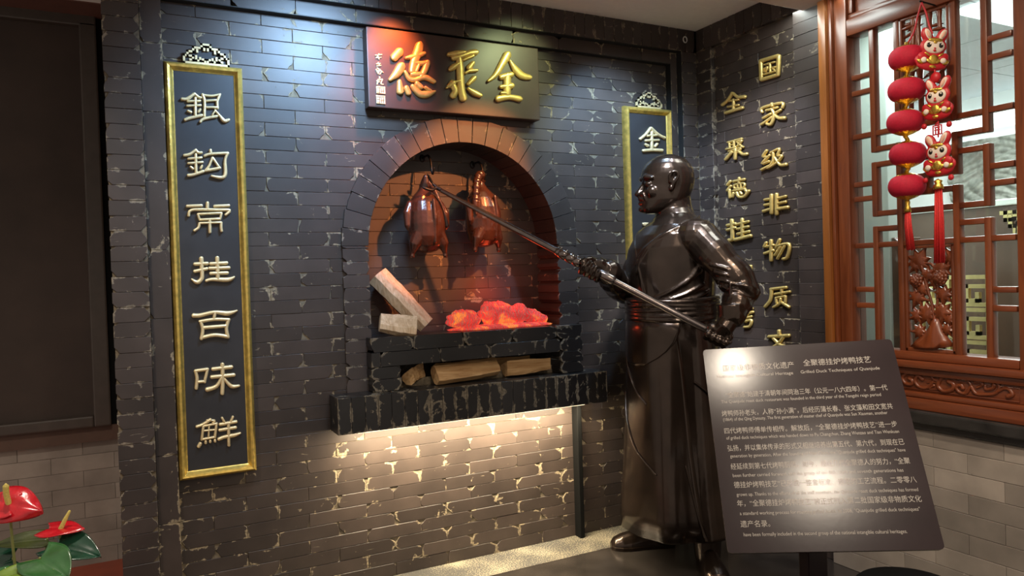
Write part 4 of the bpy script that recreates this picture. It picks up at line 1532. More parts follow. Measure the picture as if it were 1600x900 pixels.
mb.tube([S(.130, -.022, 1.690), S(.142, 0, 1.688), S(.130, .022, 1.690)], [.005, .009, .005], 8)    # lower lip
mb.ell(S(.126, 0, 1.661), (.022, .028, .018))                                                     # chin
for s in (-1, 1):
    mb.tube([S(.132, s*.030, 1.738), S(.128, s*.040, 1.715), S(.120, s*.042, 1.698)], .004, 6)

# arms ---------------------------------------------------------------
TIP = PY(690, 298, 0.0)-SO
TAIL = PY(1129, 528, -0.86)-SO
PD = (TAIL-TIP).normalized()


def on_pole(px):
    best = min(range(401), key=lambda k: abs(_px(TIP.lerp(TAIL, k/400)+SO)[0]-px))
    return TIP.lerp(TAIL, best/400)


def _px(p):
    v = np.array(p)-CAM
    return (800+F*(v@_r)/(v@_f), 450-F*(v@_u)/(v@_f))


HR = on_pole(925)         # right (far) hand on the pole
HL = on_pole(1122)        # left (near) hand
shl, ell_ = S(-.085, .195, 1.505), S(-.215, .335, 1.29)
wl_ = HL+lv*.022+Vector((0, 0, .085))+fv*-.055
pts = catmull([shl, S(-.135, .275, 1.42), ell_, ell_.lerp(wl_, .5)+fv*-.008, wl_], 6)
nn = len(pts)
rad = []
for i in range(nn):
    t = i/(nn-1)
    r = .088*(1-t)+.058*t
    r += .006*math.sin(t*34)*(1 if .25 < t < .75 else .35)
    if .42 < t < .6:
        r += .006
    rad.append(r)
mb.tube(pts, rad, 22)
mb.ell(S(-.07, .18, 1.515), (.10, .10, .085))
# wrinkles round the near elbow
for k in range(5):
    z = 1.385-.032*k
    c = S(-.150-.012*k, .300+.008*k, z)
    mb.tube(catmull([c+fv*.060+lv*.030, c+fv*.030+lv*.066+Vector((0, 0, -.012)), c-fv*.010+lv*.078+Vector((0, 0, -.028)), c-fv*.050+lv*.060+Vector((0, 0, -.040))], 4), .007, 6)
for k in range(3):
    c = S(-.06-.03*k, .255+.012*k, 1.46-.02*k)
    mb.tube(catmull([c+Vector((0, 0, .04))+lv*.02, c+lv*.03, c+Vector((0, 0, -.05))+lv*.022], 4), .007, 6)
for k in range(4):
    c = ell_.lerp(wl_, .35)+fv*(.045-.03*k)+lv*(.052-.004*abs(k-1.5))
    mb.tube(catmull([c+Vector((0, 0, .05)), c, c+Vector((0, 0, -.06))], 4), .006, 6)
# cuff
mb.tube([wl_+Vector((0, 0, .05)), wl_+Vector((0, 0, -.012))], [.058, .059], 20, False)
# far arm
shr, elr = S(-.01, -.20, 1.51), S(.165, -.19, 1.285)
wr = HR-fv*.080-lv*.055+Vector((0, 0, -.012))
pts = catmull([shr, S(.09, -.23, 1.40), elr, S(.25, -.05, 1.30), wr], 6)
nn = len(pts)
mb.tube(pts, [.088*(1-i/(nn-1))+.058*(i/(nn-1))+.005*math.sin(i*1.9) for i in range(nn)], 20)
mb.ell(S(-.02, -.185, 1.515), (.10, .095, .08))
for k in range(5):
    c = pts[-8+k]
    d = (pts[-7+k]-c).normalized()
    u1 = Vector((0, 0, 1))
    b1 = d.cross(u1).normalized()
    mb.tube([c+u1*.060-d*.02, c+u1*.045-b1*.0+lv*.045, c-u1*.02+lv*.060+d*.02], .007, 6)


def grip(H_, back, side, wrist, hand=1, gap=.019):
    """a fist round the pole at H_: back = direction from pole to the palm, side = which way along the pole the index lies"""
    ax = PD*side
    e1 = (back-ax*back.dot(ax)).normalized()      # towards the palm
    e2 = ax.cross(e1).normalized()*hand           # the way the fingers start to wrap
    R0 = .0165+.0135
    # palm
    mb.tube([wrist, H_+e1*.052-ax*.005, H_+e1*.036+ax*.004], [.044, .042, .037], 14)
    for k in (-1.5, -.5, .5, 1.5):
        mb.ell(H_+e1*.034+ax*(k*.0255)+e2*.012, (.022, .022, .022), seg=12, rng=8)
    for i, k in enumerate((1.5, .5, -.5, -1.5)):
        ln = (1.0, 1.08, 1.02, .88)[i]
        off = ax*(k*.0265)
        P = []
        for a in range(7):
            th = deg(18+a*38*ln)
            rr = R0+.005*(1-a/6)
            P.append(H_+off+(e1*math.cos(th)+e2*math.sin(th))*rr+(e2*.012 if a in (1,) else Vector()))
        r_ = [.0148, .0152, .0136, .0144, .0126, .0126, .0108]
        mb.tube(P, [x*(.95 if i == 3 else 1.0) for x in r_], 9)
        mb.ell(P[1]+e1*.003+e2*.004, (.0172, .0172, .0172), seg=10, rng=6)
    # thumb leaves the side of the palm near its base and closes the other way
    P = [H_+e1*.040-e2*.016+ax*.010, H_+e1*.022-e2*.030+ax*.030, H_-e2*.031+ax*.046-e1*.002, H_-e2*.024-e1*.018+ax*.055]
    mb.tube(P, [.020, .017, .0145, .012], 10)


# far hand: palm behind and below the pole, fingers over the top and down the near side
toward = (Vector(CAM)-(HR+SO)).normalized()
grip(HR, (-toward*.75+Vector((0, 0, .55))), -1, wr, hand=1)
# near hand: back of the hand to the viewer
toward2 = (Vector(CAM)-(HL+SO)).normalized()
grip(HL, (toward2*.55+Vector((0, 0, .75))), -1, wl_, hand=-1)
# trouser legs under the hem
ankR, ankL = S(.070, -.115, 0), S(-.085, .185, 0)
for a in (ankR, ankL):
    mb.tube([a+Vector((0, 0, .055)), a+Vector((0, 0, .22))], [.058, .072], 18)
body = fuse(mb, 0.0042, 2, 'body', 0.45)
link('body', body, statue, M['bronze'], True)

# apron: an overlaid shell with its own edges; upper flap below the sash
mb = MB()


def shell(zs_, a0s, a1s, off, n=30, th=.007):
    outer, inner = [], []
    for z, a0, a1 in zip(zs_, a0s, a1s):
        outer.append([robe_pt(z, deg(a0+(a1-a0)*k/n), off) for k in range(n+1)])
        inner.append([robe_pt(z, deg(a0+(a1-a0)*k/n), off-th) for k in range(n+1)])
    V = MB()
    m = len(zs_)
    W_ = n+1
    V.v = [tuple(p) for r_ in outer for p in r_]+[tuple(p) for r_ in inner for p in r_]
    N0 = m*W_
    for i in range(m-1):
        for k in range(n):
            a = i*W_+k
            V.f.append((a, a+1, a+1+W_, a+W_))
            V.f.append((N0+a, N0+a+W_, N0+a+1+W_, N0+a+1))
    for i in range(m-1):
        for k in (0, n):
            a = i*W_+k
            V.f.append((a, a+W_, N0+a+W_, N0+a))
    for i in (0, m-1):
        for k in range(n):
            a = i*W_+k
            V.f.append((a, a+1, N0+a+1, N0+a))
    return V


zs_ = [.160, .25, .4, .55, .7, .82, .92, 1.0, 1.08, 1.15]
V = shell(zs_, [-70]*10, [100, 98, 95, 92, 90, 88, 86, 84, 82, 80], .009)
o = link('apron', V.mesh('apron'), statue, M['bronze'], True)
zs_ = [.93, .945, .97, 1.0, 1.04, 1.09, 1.15]
V = shell(zs_, [22, 8, -6, -18, -28, -36, -40], [34, 46, 58, 68, 78, 84, 88], .016)
link('apron_flap', V.mesh('apron_flap'), statue, M['bronze'], True)
mb = MB()
for pts in ([(1.06, -8), (.93, 6), (.84, 22), (.76, 42)], [(.78, -12), (.66, 8), (.55, 28), (.45, 54)], [(.49, 84), (.36, 90), (.24, 95), (.165, 99)], [(.86, 98), (.84, 104), (.80, 116)]):
    P = catmull(pts, 8)
    mb.tube([robe_pt(z, deg(a), .011) for z, a in P], .0055, 8)
mb.obj('apron_seam', M['bronze'], statue, True)
# sash
mb = MB()
for k in range(5):
    z = 1.142+.021*k
    pr = []
    for a in range(72):
        q = robe_pt(z+.004*math.sin(a/72*2*PI*3+k*1.7), 2*PI*a/72, .010)
        pr.append(q)
    pr.append(pr[0])
    mb.tube(pr, .0135, 8, False)
link('sash', fuse(mb, .004, 2, 'sash'), statue, M['bronze'], True)


# shoes
def shoe(heel, toe, name='shoe'):
    h, t = Vector(heel), Vector(toe)
    d = (t-h)
    ln = d.length
    d.normalize()
    w = Vector((-d.y, d.x, 0))
    sole, up = MB(), MB()
    prof = [(0.0, .026, .075), (.06, .040, .110), (.2, .045, .135), (.36, .045, .124), (.52, .050, .100), (.68, .058, .082), (.82, .058, .070), (.93, .045, .054), (.985, .025, .030)]

    def sec(u, hw, hh, z0):
        c = h+d*(ln*u)
        return [c+w*hw*math.cos(a)*1.0+Vector((0, 0, z0+max(0, math.sin(a))*(hh-z0) if math.sin(a) > 0 else z0)) for a in [2*PI*k/20 for k in range(20)]]
    up.loft([sec(u, hw, hh, .016) for u, hw, hh in prof])
    rings = []
    for z, g in ((0.001, 1.02), (.016, 1.06), (.019, 1.0)):
        r_ = []
        for u, hw, hh in prof:
            r_.append(h+d*(ln*u)+w*hw*g)
        for u, hw, hh in prof[::-1]:
            r_.append(h+d*(ln*u)-w*hw*g)
        rings.append([p+Vector((0, 0, z)) for p in r_])
    sole.loft(rings)
    me = fuse(up, .004, 4, 'shoe')
    o = link(name, me, statue, M['bronze'], True)
    link('sole', sole.mesh('sole'), o, M['bronze'], False)
    tb = MB()
    tb.tube([h+d*ln*.30+w*.040+Vector((0, 0, .105)), h+d*ln*.40+Vector((0, 0, .122)), h+d*ln*.30-w*.040+Vector((0, 0, .105))], .004, 6)
    tb.obj('shoe_seam', M['bronze'], o, True)


shoe(ankR-fv*.075, ankR+fv*.245)
dl = (Vector((-0.665, -0.765, 0))-SO-ankL)
dl.z = 0
dl.normalize()
shoe(ankL-dl*.075, ankL+dl*.225)

# ------------------------------------------------------------------ the pole he holds
pb = TIP.lerp(TAIL, .5)+SO
PW0, PW1 = TIP+SO, TAIL+SO+PD*.03
pole = thing('roasting_pole', 'long dark metal roasting pole with forked tip, from the statue hands to a duck', 'pole', pb)
mb = MB()
mb.tube([PW0, PW0.lerp(PW1, .25), PW0.lerp(PW1, .45), PW1], [.0105, .0145, .0160, .0165], 14)
at_origin(mb.obj('shaft', M['steel'], pole, True), pb)
mb = MB()
tA, tB = PY(661, 293, 0.0), PY(668, 272, 0.01)
mb.tube(catmull([PW0+PD*.02, PW0-PD*.03, tA.lerp(PW0, .45)+Vector((0, 0, -.006)), tA], 5), [.010]*5+[.008]*5+[.007]*5+[.004], 8)
mb.tube(catmull([PW0-PD*.01, PW0-PD*.05+Vector((0, 0, .012)), tB], 5), [.008]*5+[.006]*5+[.003], 8)
at_origin(mb.obj('fork', M['iron'], pole, True), pb)
mb = MB()
c0, c1 = on_pole(872)+SO, on_pole(905)+SO
for k in range(6):
    mb.tube([c0.lerp(c1, k/6), c0.lerp(c1, (k+.8)/6)], [.020+.004*(k % 2)]*2, 12)
for k in range(4):
    mb.ell(c0.lerp(c1, (k+.6)/4)+Vector((0, 0, .022)), (.010, .010, .009), seg=8, rng=6)
at_origin(mb.obj('ferrule', M['steel'], pole, True), pb)
c0, c1 = on_pole(938)+SO, on_pole(957)+SO
at_origin(MB().tube([c0, c1], [.0235, .0235], 16, True).obj('sleeve', M['steel'], pole, True), pb)

# ------------------------------------------------------------------ information board on its stand
WB = 0.62
n_ = Vector((-0.529459, -0.693506, 0.488593)).normalized()
TL_ = Vector((-1.163, -1.280, 1.082))
# corners found from the photo's perspective, scaled to the board's width
q5 = [Vector(CAM)+(Vector(p)-Vector(CAM))*(WB/.6) for p in ((-1.220, -1.345, 1.091), (-.735, -1.697, 1.117), (-.885, -1.983, .547), (-1.371, -1.631, .521))]
ux = (q5[1]-q5[0]).normalized()
vz = (q5[0]-q5[3])
vz = (vz-ux*vz.dot(ux)).normalized()
nz = ux.cross(vz).normalized()
if nz.dot(Vector(CAM)-q5[0]) < 0:
    nz = -nz
HBd = (q5[0]-q5[3]).length
ctr = (q5[0]+q5[1]+q5[2]+q5[3])/4
BM = Matrix(((ux.x, vz.x, nz.x, ctr.x), (ux.y, vz.y, nz.y, ctr.y), (ux.z, vz.z, nz.z, ctr.z), (0, 0, 0, 1)))
base = Vector((ctr.x+.02, ctr.y+.03, 0.0))
board = thing('information_board', 'tilted dark brown board of silver Chinese and English text on a post', 'sign', base)


def on_board(o):
    o.data.transform(Matrix.Translation(-base) @ BM)
    return o


w2, h2 = WB/2, HBd/2
mb = MB()
r_ = .012
cor = []
for sx, sy, a0 in ((1, 1, 0), (-1, 1, 90), (-1, -1, 180), (1, -1, 270)):
    for k in range(4):
        a = deg(a0+30*k)
        cor.append((sx*(w2-r_)+r_*math.cos(a), sy*(h2-r_)+r_*math.sin(a)))
mb.loft([[(x, y, z) for x, y in cor] for z in (-.020, -.001, 0.0)])
on_board(mb.obj('panel', M['board'], board, sharp=35))
mb = MB()
mb.loft([[(x*k_, y*k_, z) for x, y in cor] for k_, z in ((1.0006, -.0022), (1.0012, -.0012), (1.0004, .0002))], cap=False)
on_board(mb.obj('worn_edge', M['board_edge'], board))


def bp(px, py):
    """a point of the photo on the board's face, in board coordinates"""
    d = Vector(ray(px, py))
    t = (ctr-Vector(CAM)).dot(nz)/d.dot(nz)
    p = Vector(CAM)+d*t-ctr
    return p.dot(ux), p.dot(vz)


LINES = [
    ((1130, 577), (1240, 569), '国家级非物质文化遗产', 1), ((1255, 568), (1360, 561), '全聚德挂炉烤鸭技艺', 1),
    ((1120, 589), (1239, 582), 'National Intangible Cultural Heritage', 0), ((1251, 582), (1374, 574), 'Grilled Duck Techniques of Quanjude', 0),
    ((1134, 618), (1386, 605), '“全聚德”始建于清朝年间同治三年（公元一八六四年）。第一代', 1),
    ((1127, 629), (1376, 615), 'The Quanjude roast duck restaurant was founded in the third year of the Tongzhi reign period', 0),
    ((1128, 648), (1394, 633), '烤鸭师孙老头，人称“孙小满”，后经历蒲长春、张文藻和田文宽共', 1),
    ((1130, 657), (1386, 643), '(1864) of the Qing Dynasty. The first generation of master chef of Quanjude was Sun Xiaoman, another', 0),
    ((1132, 675), (1401, 661), '四代烤鸭师傅单传相传。解放后，“全聚德挂炉烤鸭技艺”进一步', 1),
    ((1135, 686), (1404, 672), 'of grilled duck techniques which was handed down to Pu Changchun, Zhang Wenzao and Tian Wenkuan', 0),
    ((1137, 702), (1412, 689), '弘扬，并以集体传承的形式又相继培养出第五代、第六代，到现在已', 1),
    ((1141, 714), (1414, 701), 'generation by generation. After the founding of New China, the "Quanjude grilled duck techniques" have', 0),
    ((1142, 731), (1421, 718), '经延续到第七代烤鸭厨师。如今，经过几代全聚德人的努力，“全聚', 1),
    ((1145, 744), (1411, 733), 'been further carried forward, and the group of the fifth, sixth and seventh generations has', 0),
    ((1147, 760), (1431, 747), '德挂炉烤鸭技艺”已形成一整套标准、规范的工艺流程。二零零八', 1),
    ((1151, 774), (1434, 763), 'grown up. Thanks to the efforts of all the staff members, the Quanjude roast duck techniques has formed', 0),
    ((1152, 789), (1439, 777), '年，“全聚德挂炉烤鸭技艺”被正式列入第二批国家级非物质文化', 1),
    ((1156, 803), (1437, 794), 'a standard working process for roasting grilled ducks. In 2008, "Quanjude grilled duck techniques"', 0),
    ((1157, 820), (1203, 817), '遗产名录。', 1),
    ((1162, 836), (1417, 829), 'have been formally included in the second group of the national intangible cultural heritages.', 0)]
for a, b, body_, cn in LINES:
    xa, ya = bp(*a)
    xb, yb = bp(*b)
    me = text_mesh(body_, 1.0, 'LEFT')
    xs_ = [v.co.x for v in me.vertices]
    x0, x1 = min(xs_), max(xs_)
    wid = xb-xa
    sx = wid/(x1-x0)
    hgt = (0.0255 if a[1] < 580 and cn else 0.022) if cn else 0.0155
    me.transform(Matrix.Translation((xa, (ya+yb)/2-hgt*.36, .0006)) @ Matrix.Diagonal((sx, hgt, 1, 1)) @ Matrix.Translation((-x0, 0, 0)))
    on_board(link('lettering', me, board, M['ink']))
mb = MB()
pt = ctr-nz*.02
mb.box((base.x-.045, base.y-.02, 0.012), (base.x+.045, base.y+.02, pt.z-.02), .004)
at_origin(mb.obj('post', M['board'], board), base)
mb = MB()
mb.box((base.x-.17, base.y-.13, 0.0), (base.x+.17, base.y+.13, 0.014), .004)
at_origin(mb.obj('base_plate', M['board'], board), base)
mb = MB().box((-.12, -.10, -.032), (.12, .10, -.0205), .003)
on_board(mb.obj('bracket', M['iron'], board))

# black round bin beside the board's post
bl = Vector((-0.925, -1.885, 0))
bn = thing('round_bin', 'low round black bin below the right corner of the information board', 'bin', bl)
MB().lathe([(.118, 0.0), (.122, .01), (.148, .39), (.150, .405), (.146, .412), (.13, .41)], n=40).obj('shell', M['black'], bn, sharp=40)
MB().lathe([(.128, .408), (.140, .412), (.139, .418), (.11, .4225), (.02, .424)], n=40).obj('lid', M['black'], bn, sharp=40)

# ------------------------------------------------------------------ carved wooden lattice window in the right wall
LX = -0.045                      # bars' centre plane
y1, y2, y3, y4, y5, y6 = -1.05, -1.163, -1.278, -1.515, -1.633, -1.742
zB, zT = 1.0, 2.372
lat = thing('lattice_window', 'red wooden lattice window with carved panels, right of the brick side wall', 'window', (LX, -1.4, 0.77))
lb = (LX, -1.4, 0.77)


def wbox(name, a, b, mat, bev=0.006, parent=None, label=None):
    o = at_origin(MB().box(a, b, bev).obj(name, M[mat], parent or lat, sharp=35), lb)
    if label:
        o['label'] = label
    return o


# heavy frame
wbox('outer_jamb', (-0.105, -0.965, 0.77), (0.02, -0.925, 2.69), 'wood_light', .006)
wbox('jamb_bead', (-0.090, -0.985, 0.90), (0.02, -0.966, 2.69), 'wood', .006)
wbox('stile', (-0.075, y1, 0.93), (0.02, -0.986, 2.69), 'wood', .008)
wbox('stile', (-0.075, y6-.075, 0.93), (0.02, y6, 2.69), 'wood', .008)
wbox('jamb_bead', (-0.090, y6-.10, 0.90), (0.02, y6-.076, 2.69), 'wood', .006)
wbox('outer_jamb', (-0.105, y6-.15, 0.77), (0.02, y6-.101, 2.69), 'wood_light', .006)
wbox('top_rail', (-0.075, y6, zT), (0.02, y1, zT+.075), 'wood_h', .008)
wbox('top_panel', (-0.040, y6, zT+.076), (0.02, y1, 2.69), 'wood_h', .004)
wbox('top_panel_moulding', (-0.060, y6, zT+.076), (-0.041, y1, zT+.100), 'wood_h', .006)
wbox('top_panel_moulding', (-0.060, y1-.022, zT+.101), (-0.041, y1, 2.69), 'wood', .006)
wbox('bottom_rail', (-0.075, y6, 0.965), (0.02, y1, zB), 'wood_h', .008)
wbox('sill_moulding', (-0.105, y6-.1, 0.935), (0.02, -0.966, 0.964), 'wood_h', .010)
wbox('sill_moulding', (-0.085, y6-.1, 0.905), (0.02, -0.966, 0.934), 'wood_h', .010)
wbox('carved_rail', (-0.070, y6-.1, 0.838), (0.02, -0.966, 0.904), 'wood_h', .003)
wbox('lower_moulding', (-0.090, y6-.1, 0.815), (0.02, -0.966, 0.837), 'wood_h', .008)
wbox('base_rail', (-0.100, y6-.1, 0.768), (0.02, -0.966, 0.814), 'wood_h', .006)

BW = 0.0125                      # half width of a bar


def bar(a, b):
    """a rounded lattice bar between two (y, z) points"""
    ya, yb = min(a[0], b[0]), max(a[0], b[0])
    za, zb_ = min(a[1], b[1]), max(a[1], b[1])
    if ya == yb:
        wbox('lattice_bar', (LX-.018, ya-BW, za-BW), (LX+.018, yb+BW, zb_+BW), 'wood', .005)
    else:
        wbox('lattice_bar', (LX-.017, ya+BW*.9, za-BW*.92), (LX+.017, yb-BW*.9, zb_+BW*.92), 'wood_h', .005)


for yy in (y2, y5):
    for za, zb_ in ((zB, 1.515), (1.581, 1.791), (1.857, zT)):
        bar((yy, za), (yy, zb_))
for yy in (y3, y4):
    for za, zb_ in ((zB, 1.652), (1.716, 1.857), (1.926, zT)):
        bar((yy, za), (yy, zb_))
for z in (1.447, 1.926):
    for a, b in ((y6, y5), (y5, y4), (y4, y3), (y3, y2), (y2, y1)):
        bar((a, z), (b, z))
for z in (1.581, 1.791):
    for a, b in ((y5, y4), (y4, y3), (y3, y2)):
        bar((a, z), (b, z))
for z in (1.515, 1.857):
    bar((y5, z), (y4, z))
    bar((y3, z), (y2, z))
for z in (1.652, 1.716):
    bar((y4, z), (y3, z))
    bar((y6, z), (y5, z))
    bar((y2, z), (y1, z))
bar((-1.396, 1.652), (-1.396, 1.716))
for z in (2.187, 2.117, 1.255, 1.185):
    bar((y6, z), (y5, z))
    bar((y2, z), (y1, z))
at_origin(MB().box((LX+.022, y6, zB), (LX+.026, y1, zT)).obj('glass_pane', M['glass'], lat), lb)
# frames of the carved panels
for z0, z1 in ((zB, 1.447-BW), (1.926+BW, zT)):
    for a, b in (((LX-.016, y3-BW-.014, z0), (LX+.012, y3-BW, z1)), ((LX-.016, y4+BW, z0), (LX+.012, y4+BW+.014, z1)),
                 ((LX-.016, y4+BW, z0), (LX+.012, y3-BW, z0+.016)), ((LX-.016, y4+BW, z1-.012), (LX+.012, y3-BW, z1))):
        wbox('panel_bead', a, b, 'wood', .004)


def leaf_shape(outline, c, ang, sc, name, depth=.012, x=None, mat='carved'):
    """a carved leaf: outline in (u, v), domed, placed at (y, z) = c on the lattice plane"""
    x = LX if x is None else x
    n = len(outline)
    ca, sa = math.cos(ang), math.sin(ang)

    def P(u, v, h):
        u, v = u*sc, v*sc
        uu, vv = u*ca-v*sa, u*sa+v*ca
        return (x-h, c[0]-uu, c[1]+vv)
    mb = MB()
    cu = sum(p[0] for p in outline)/n
    cv = sum(p[1] for p in outline)/n
    mb.loft([[P(u, v, -.006) for u, v in outline], [P(u, v, .002) for u, v in outline], [P(cu+(u-cu)*.62, cv+(v-cv)*.62, depth*.8) for u, v in outline],
             [P(cu+(u-cu)*.15, cv+(v-cv)*.15, depth) for u, v in outline]])
    return at_origin(mb.obj(name, M[mat], lat, sharp=50), lb)


LOBED = [(0, -1), (.22, -.62), (.62, -.80), (.52, -.40), (1.0, -.20), (.55, .05), (.72, .48), (.30, .36), (.12, .72), (0, 1.1), (-.12, .72), (-.30, .36), (-.72, .48), (-.55, .05), (-1.0, -.20), (-.52, -.40), (-.62, -.80), (-.22, -.62)]
BLADE = [(0, -1), (.16, -.5), (.20, 0), (.12, .6), (0, 1.2), (-.12, .6), (-.20, 0), (-.16, -.5)]


def pl(px, py):
    p = PX(px, py, LX)
    return (p.y, p.z)


# lower panel: chrysanthemums over a rock (places read off the photo, set on the lattice plane)
for (px, py), a, s in (((1437, 405), -.5, .042), ((1430, 416), 2.4, .026), ((1434, 440), .9, .030), ((1452, 428), -.9, .028), ((1441, 452), 2.2, .030), ((1433, 466), 2.7, .034), ((1473, 420), -1.2, .038),
                       ((1486, 400), .6, .030), ((1475, 462), 3.0, .034), ((1447, 490), 1.7, .040), ((1475, 489), -1.6, .040), ((1432, 494), 2.0, .028), ((1486, 500), -2.1, .026), ((1436, 518), 1.6, .028), ((1483, 515), -1.8, .026), ((1462, 440), 0.4, .026)):
    leaf_shape(LOBED, pl(px, py), a, s*1.35, 'carved_leaf', .014)
for px, py, r in ((1434, 438, .030), (1471, 434, .034)):
    c = pl(px, py)
    mb = MB()
    for ring_, (k, rr, hh) in enumerate(((11, 1.0, .012), (8, .62, .020), (5, .3, .026))):
        for i in range(k):
            a = 2*PI*i/k+ring_*.4
            mb.ell((LX-hh, c[0]+math.cos(a)*r*rr*.7, c[1]+math.sin(a)*r*rr*.7), (.008, r*.30, r*.30), seg=8, rng=5)
    at_origin(mb.obj('carved_flower', M['carved'], lat, True), lb)
mb = MB()
for pts in ([(1463, 520), (1458, 480), (1450, 450), (1441, 415)], [(1464, 500), (1466, 470), (1468, 440), (1484, 410)], [(1455, 470), (1440, 465), (1430, 450)], [(1441, 412), (1455, 412), (1462, 422), (1462, 450)]):
    P = catmull([(LX-.004, *pl(*q)) for q in pts], 5)
    mb.tube(P, .006, 6)
at_origin(mb.obj('carved_stem', M['carved'], lat, True), lb)
rock = [pl(*q) for q in ((1424, 541), (1432, 532), (1444, 522), (1452, 512), (1457, 500), (1463, 492), (1470, 500), (1474, 514), (1482, 528), (1493, 541))]
mb = MB()
cy = sum(p[0] for p in rock)/len(rock)
mb.loft([[(LX-h, cy+(y-cy)*k, zB+.012+(z-zB-.012)*k) for y, z in rock] for h, k in ((-.006, 1), (.006, 1), (.022, .72), (.026, .3))])
at_origin(mb.obj('carved_rock', M['carved'], lat, True), lb)
# upper panel: bamboo
yc = (y3+y4)/2
mb = MB()
for k, (ya, yb, r) in enumerate(((-1.33, -1.35, .010), (-1.375, -1.365, .011), (-1.43, -1.415, .011), (-1.47, -1.455, .009))):
    P = [(LX-.004+.004*(k % 2), ya+(yb-ya)*t, 1.945+(2.355-1.945)*t) for t in [i/16 for i in range(17)]]
    mb.tube(P, [r*(1.35 if i % 4 == 0 else 1.0) for i in range(17)], 8)
at_origin(mb.obj('bamboo_stalk', M['carved'], lat, True), lb)
rnd = random.Random(4)
for i in range(30):
    y = rnd.uniform(y4+.035, y3-.035)
    z = 1.96+.385*((i % 10)+rnd.random())/10
    leaf_shape(BLADE, (y, z), (-1.9 if (i % 2) else 1.9)+rnd.uniform(-.5, .5), rnd.uniform(.026, .040), 'bamboo_leaf', .008, LX-.010*(i % 3 == 0))
# scroll carving on the lower rail
mb = MB()


def rl(px, py):
    p = PX(px, py, -0.070)
    return (-0.071, p.y, p.z)


def curl(pts, r0, r1):
    P = catmull([rl(1360+x/5.625, 540+y/5.625) for x, y in pts], 6)
    n = len(P)
    mb.tube(P, [1.5*(r0+(r1-r0)*i/(n-1)) for i in range(n)], 7)


curl([(560, 300), (520, 255), (430, 230), (330, 240), (285, 280), (310, 330), (360, 340), (375, 310), (345, 290)], .004, .006)
curl([(560, 310), (500, 370), (430, 360), (395, 310), (420, 265), (460, 295)], .004, .006)
curl([(560, 300), (610, 320), (500, 325)], .005, .002)
curl([(890, 360), (850, 300), (760, 262), (660, 265), (610, 310), (600, 360), (650, 400), (720, 385), (735, 340), (690, 315)], .004, .007)
curl([(880, 365), (840, 420), (780, 405), (760, 365), (800, 345), (815, 375)], .004, .006)
curl([(700, 270), (740, 300), (770, 310)], .004, .002)
curl([(890, 360), (930, 420), (1020, 430), (1100, 420), (1135, 370), (1110, 325), (1055, 320)], .005, .004)
curl([(1010, 350), (1020, 385), (1075, 375), (1090, 345)], .004, .006)
curl([(920, 320), (970, 320), (985, 345), (940, 370)], .005, .004)
curl([(1130, 400), (1180, 375), (1230, 390), (1250, 430), (1215, 445)], .004, .007)
curl([(560, 350), (520, 380), (600, 385)], .004, .002)
at_origin(mb.obj('scroll_carving', M['wood_h'], lat, True), lb)
mb = MB()
pan = [rl(1398, 577), rl(1592, 597), rl(1592, 626), rl(1404, 605)]
ya, yb = -0.99, pan[1][1]-.003
mb.tube([(-.071, ya, .847), (-.071, yb, .847), (-.071, yb, .896), (-.071, ya, .896), (-.071, ya, .847)], .0028, 6, False)
at_origin(mb.obj('panel_edge', M['wood_h'], lat, True), lb)

# stone sill and the grey tile wall below
o = MB().box((-0.07, -2.3, 0.768), (0.02, y6-.152, 2.69), 0.006).obj('trim_9', M['wood'])
o['kind'] = 'structure'
o['label'] = 'plain red wood panelling past the lattice window'
o = MB().box((-0.125, -2.3, 0.718), (0.02, -0.93, 0.767), 0.008).obj('trim_5', M['black_stone'])
o['kind'] = 'structure'
o['label'] = 'black stone sill under the lattice window'
o = MB().box((-0.105, -2.3, 0.690), (0.02, -0.93, 0.7175), 0.004).obj('trim_6', M['black_stone'])
o['kind'] = 'structure'
wt = structure('wall_front', label='grey stone tile wall under the lattice window')
MB().box((-0.086, -2.3, 0.0), (0.02, -0.93, 0.69)).obj('backing', M['tile_joint'], wt)
items = []
run(items, 0.0, 0.688, 0.932, 2.3, 0.078, 0.27, -0.094, 0.012, 'tile', 0.0, off=0.05, jit=0.0005)
lay_right(items, wt, 'tile', 200)

# ------------------------------------------------------------------ the room beyond the lattice
fw = structure('wall_right_far', label='pale far wall of the room beyond')
MB().box((3.25, -3.2, 0), (3.3, 2.6, 2.75)).obj('plaster', M['far_white'], fw)
MB().box((0.25, 2.55, 0), (3.3, 2.6, 2.75)).obj('plaster', M['far_white'], fw)
o = MB().box((0.03, -3.2, -0.03), (3.3, 2.6, 0.0)).obj('floor_far', M['far_floor'])
o['kind'] = 'structure'
cf = structure('ceiling_far', label='grey panelled ceiling of the room beyond')
for i in range(4):
    for j in range(6):
        MB().box((0.05+.81*i+.004, -2.6+.81*j+.004, 2.70), (0.05+.81*(i+1)-.004, -2.6+.81*(j+1)-.004, 2.73)).obj('panel', M['far_ceiling'], cf)
MB().box((0.03, -3.2, 2.74), (3.3, 2.6, 2.76)).obj('slab', M['groove'], cf)
# pale pillar close behind the glass
p0, p1 = PX(1310, 300, 0.62), PX(1391, 300, 0.62)
o = MB().box((0.60, p1.y, 0.0), (0.72, p0.y+.5, 2.69), 0.004).obj('column_far', M['far_wall'])
o['kind'] = 'structure'
o['label'] = 'pale grey pillar behind the lattice window'
pa = PX(1397, 440, 0.70)
pb_ = PX(1416, 440, 0.70)
o = MB().box((0.62, pb_.y-.02, 0.0), (0.80, p1.y, 1.50), 0.004).obj('trim_7', M['far_brown'])
o['kind'] = 'structure'
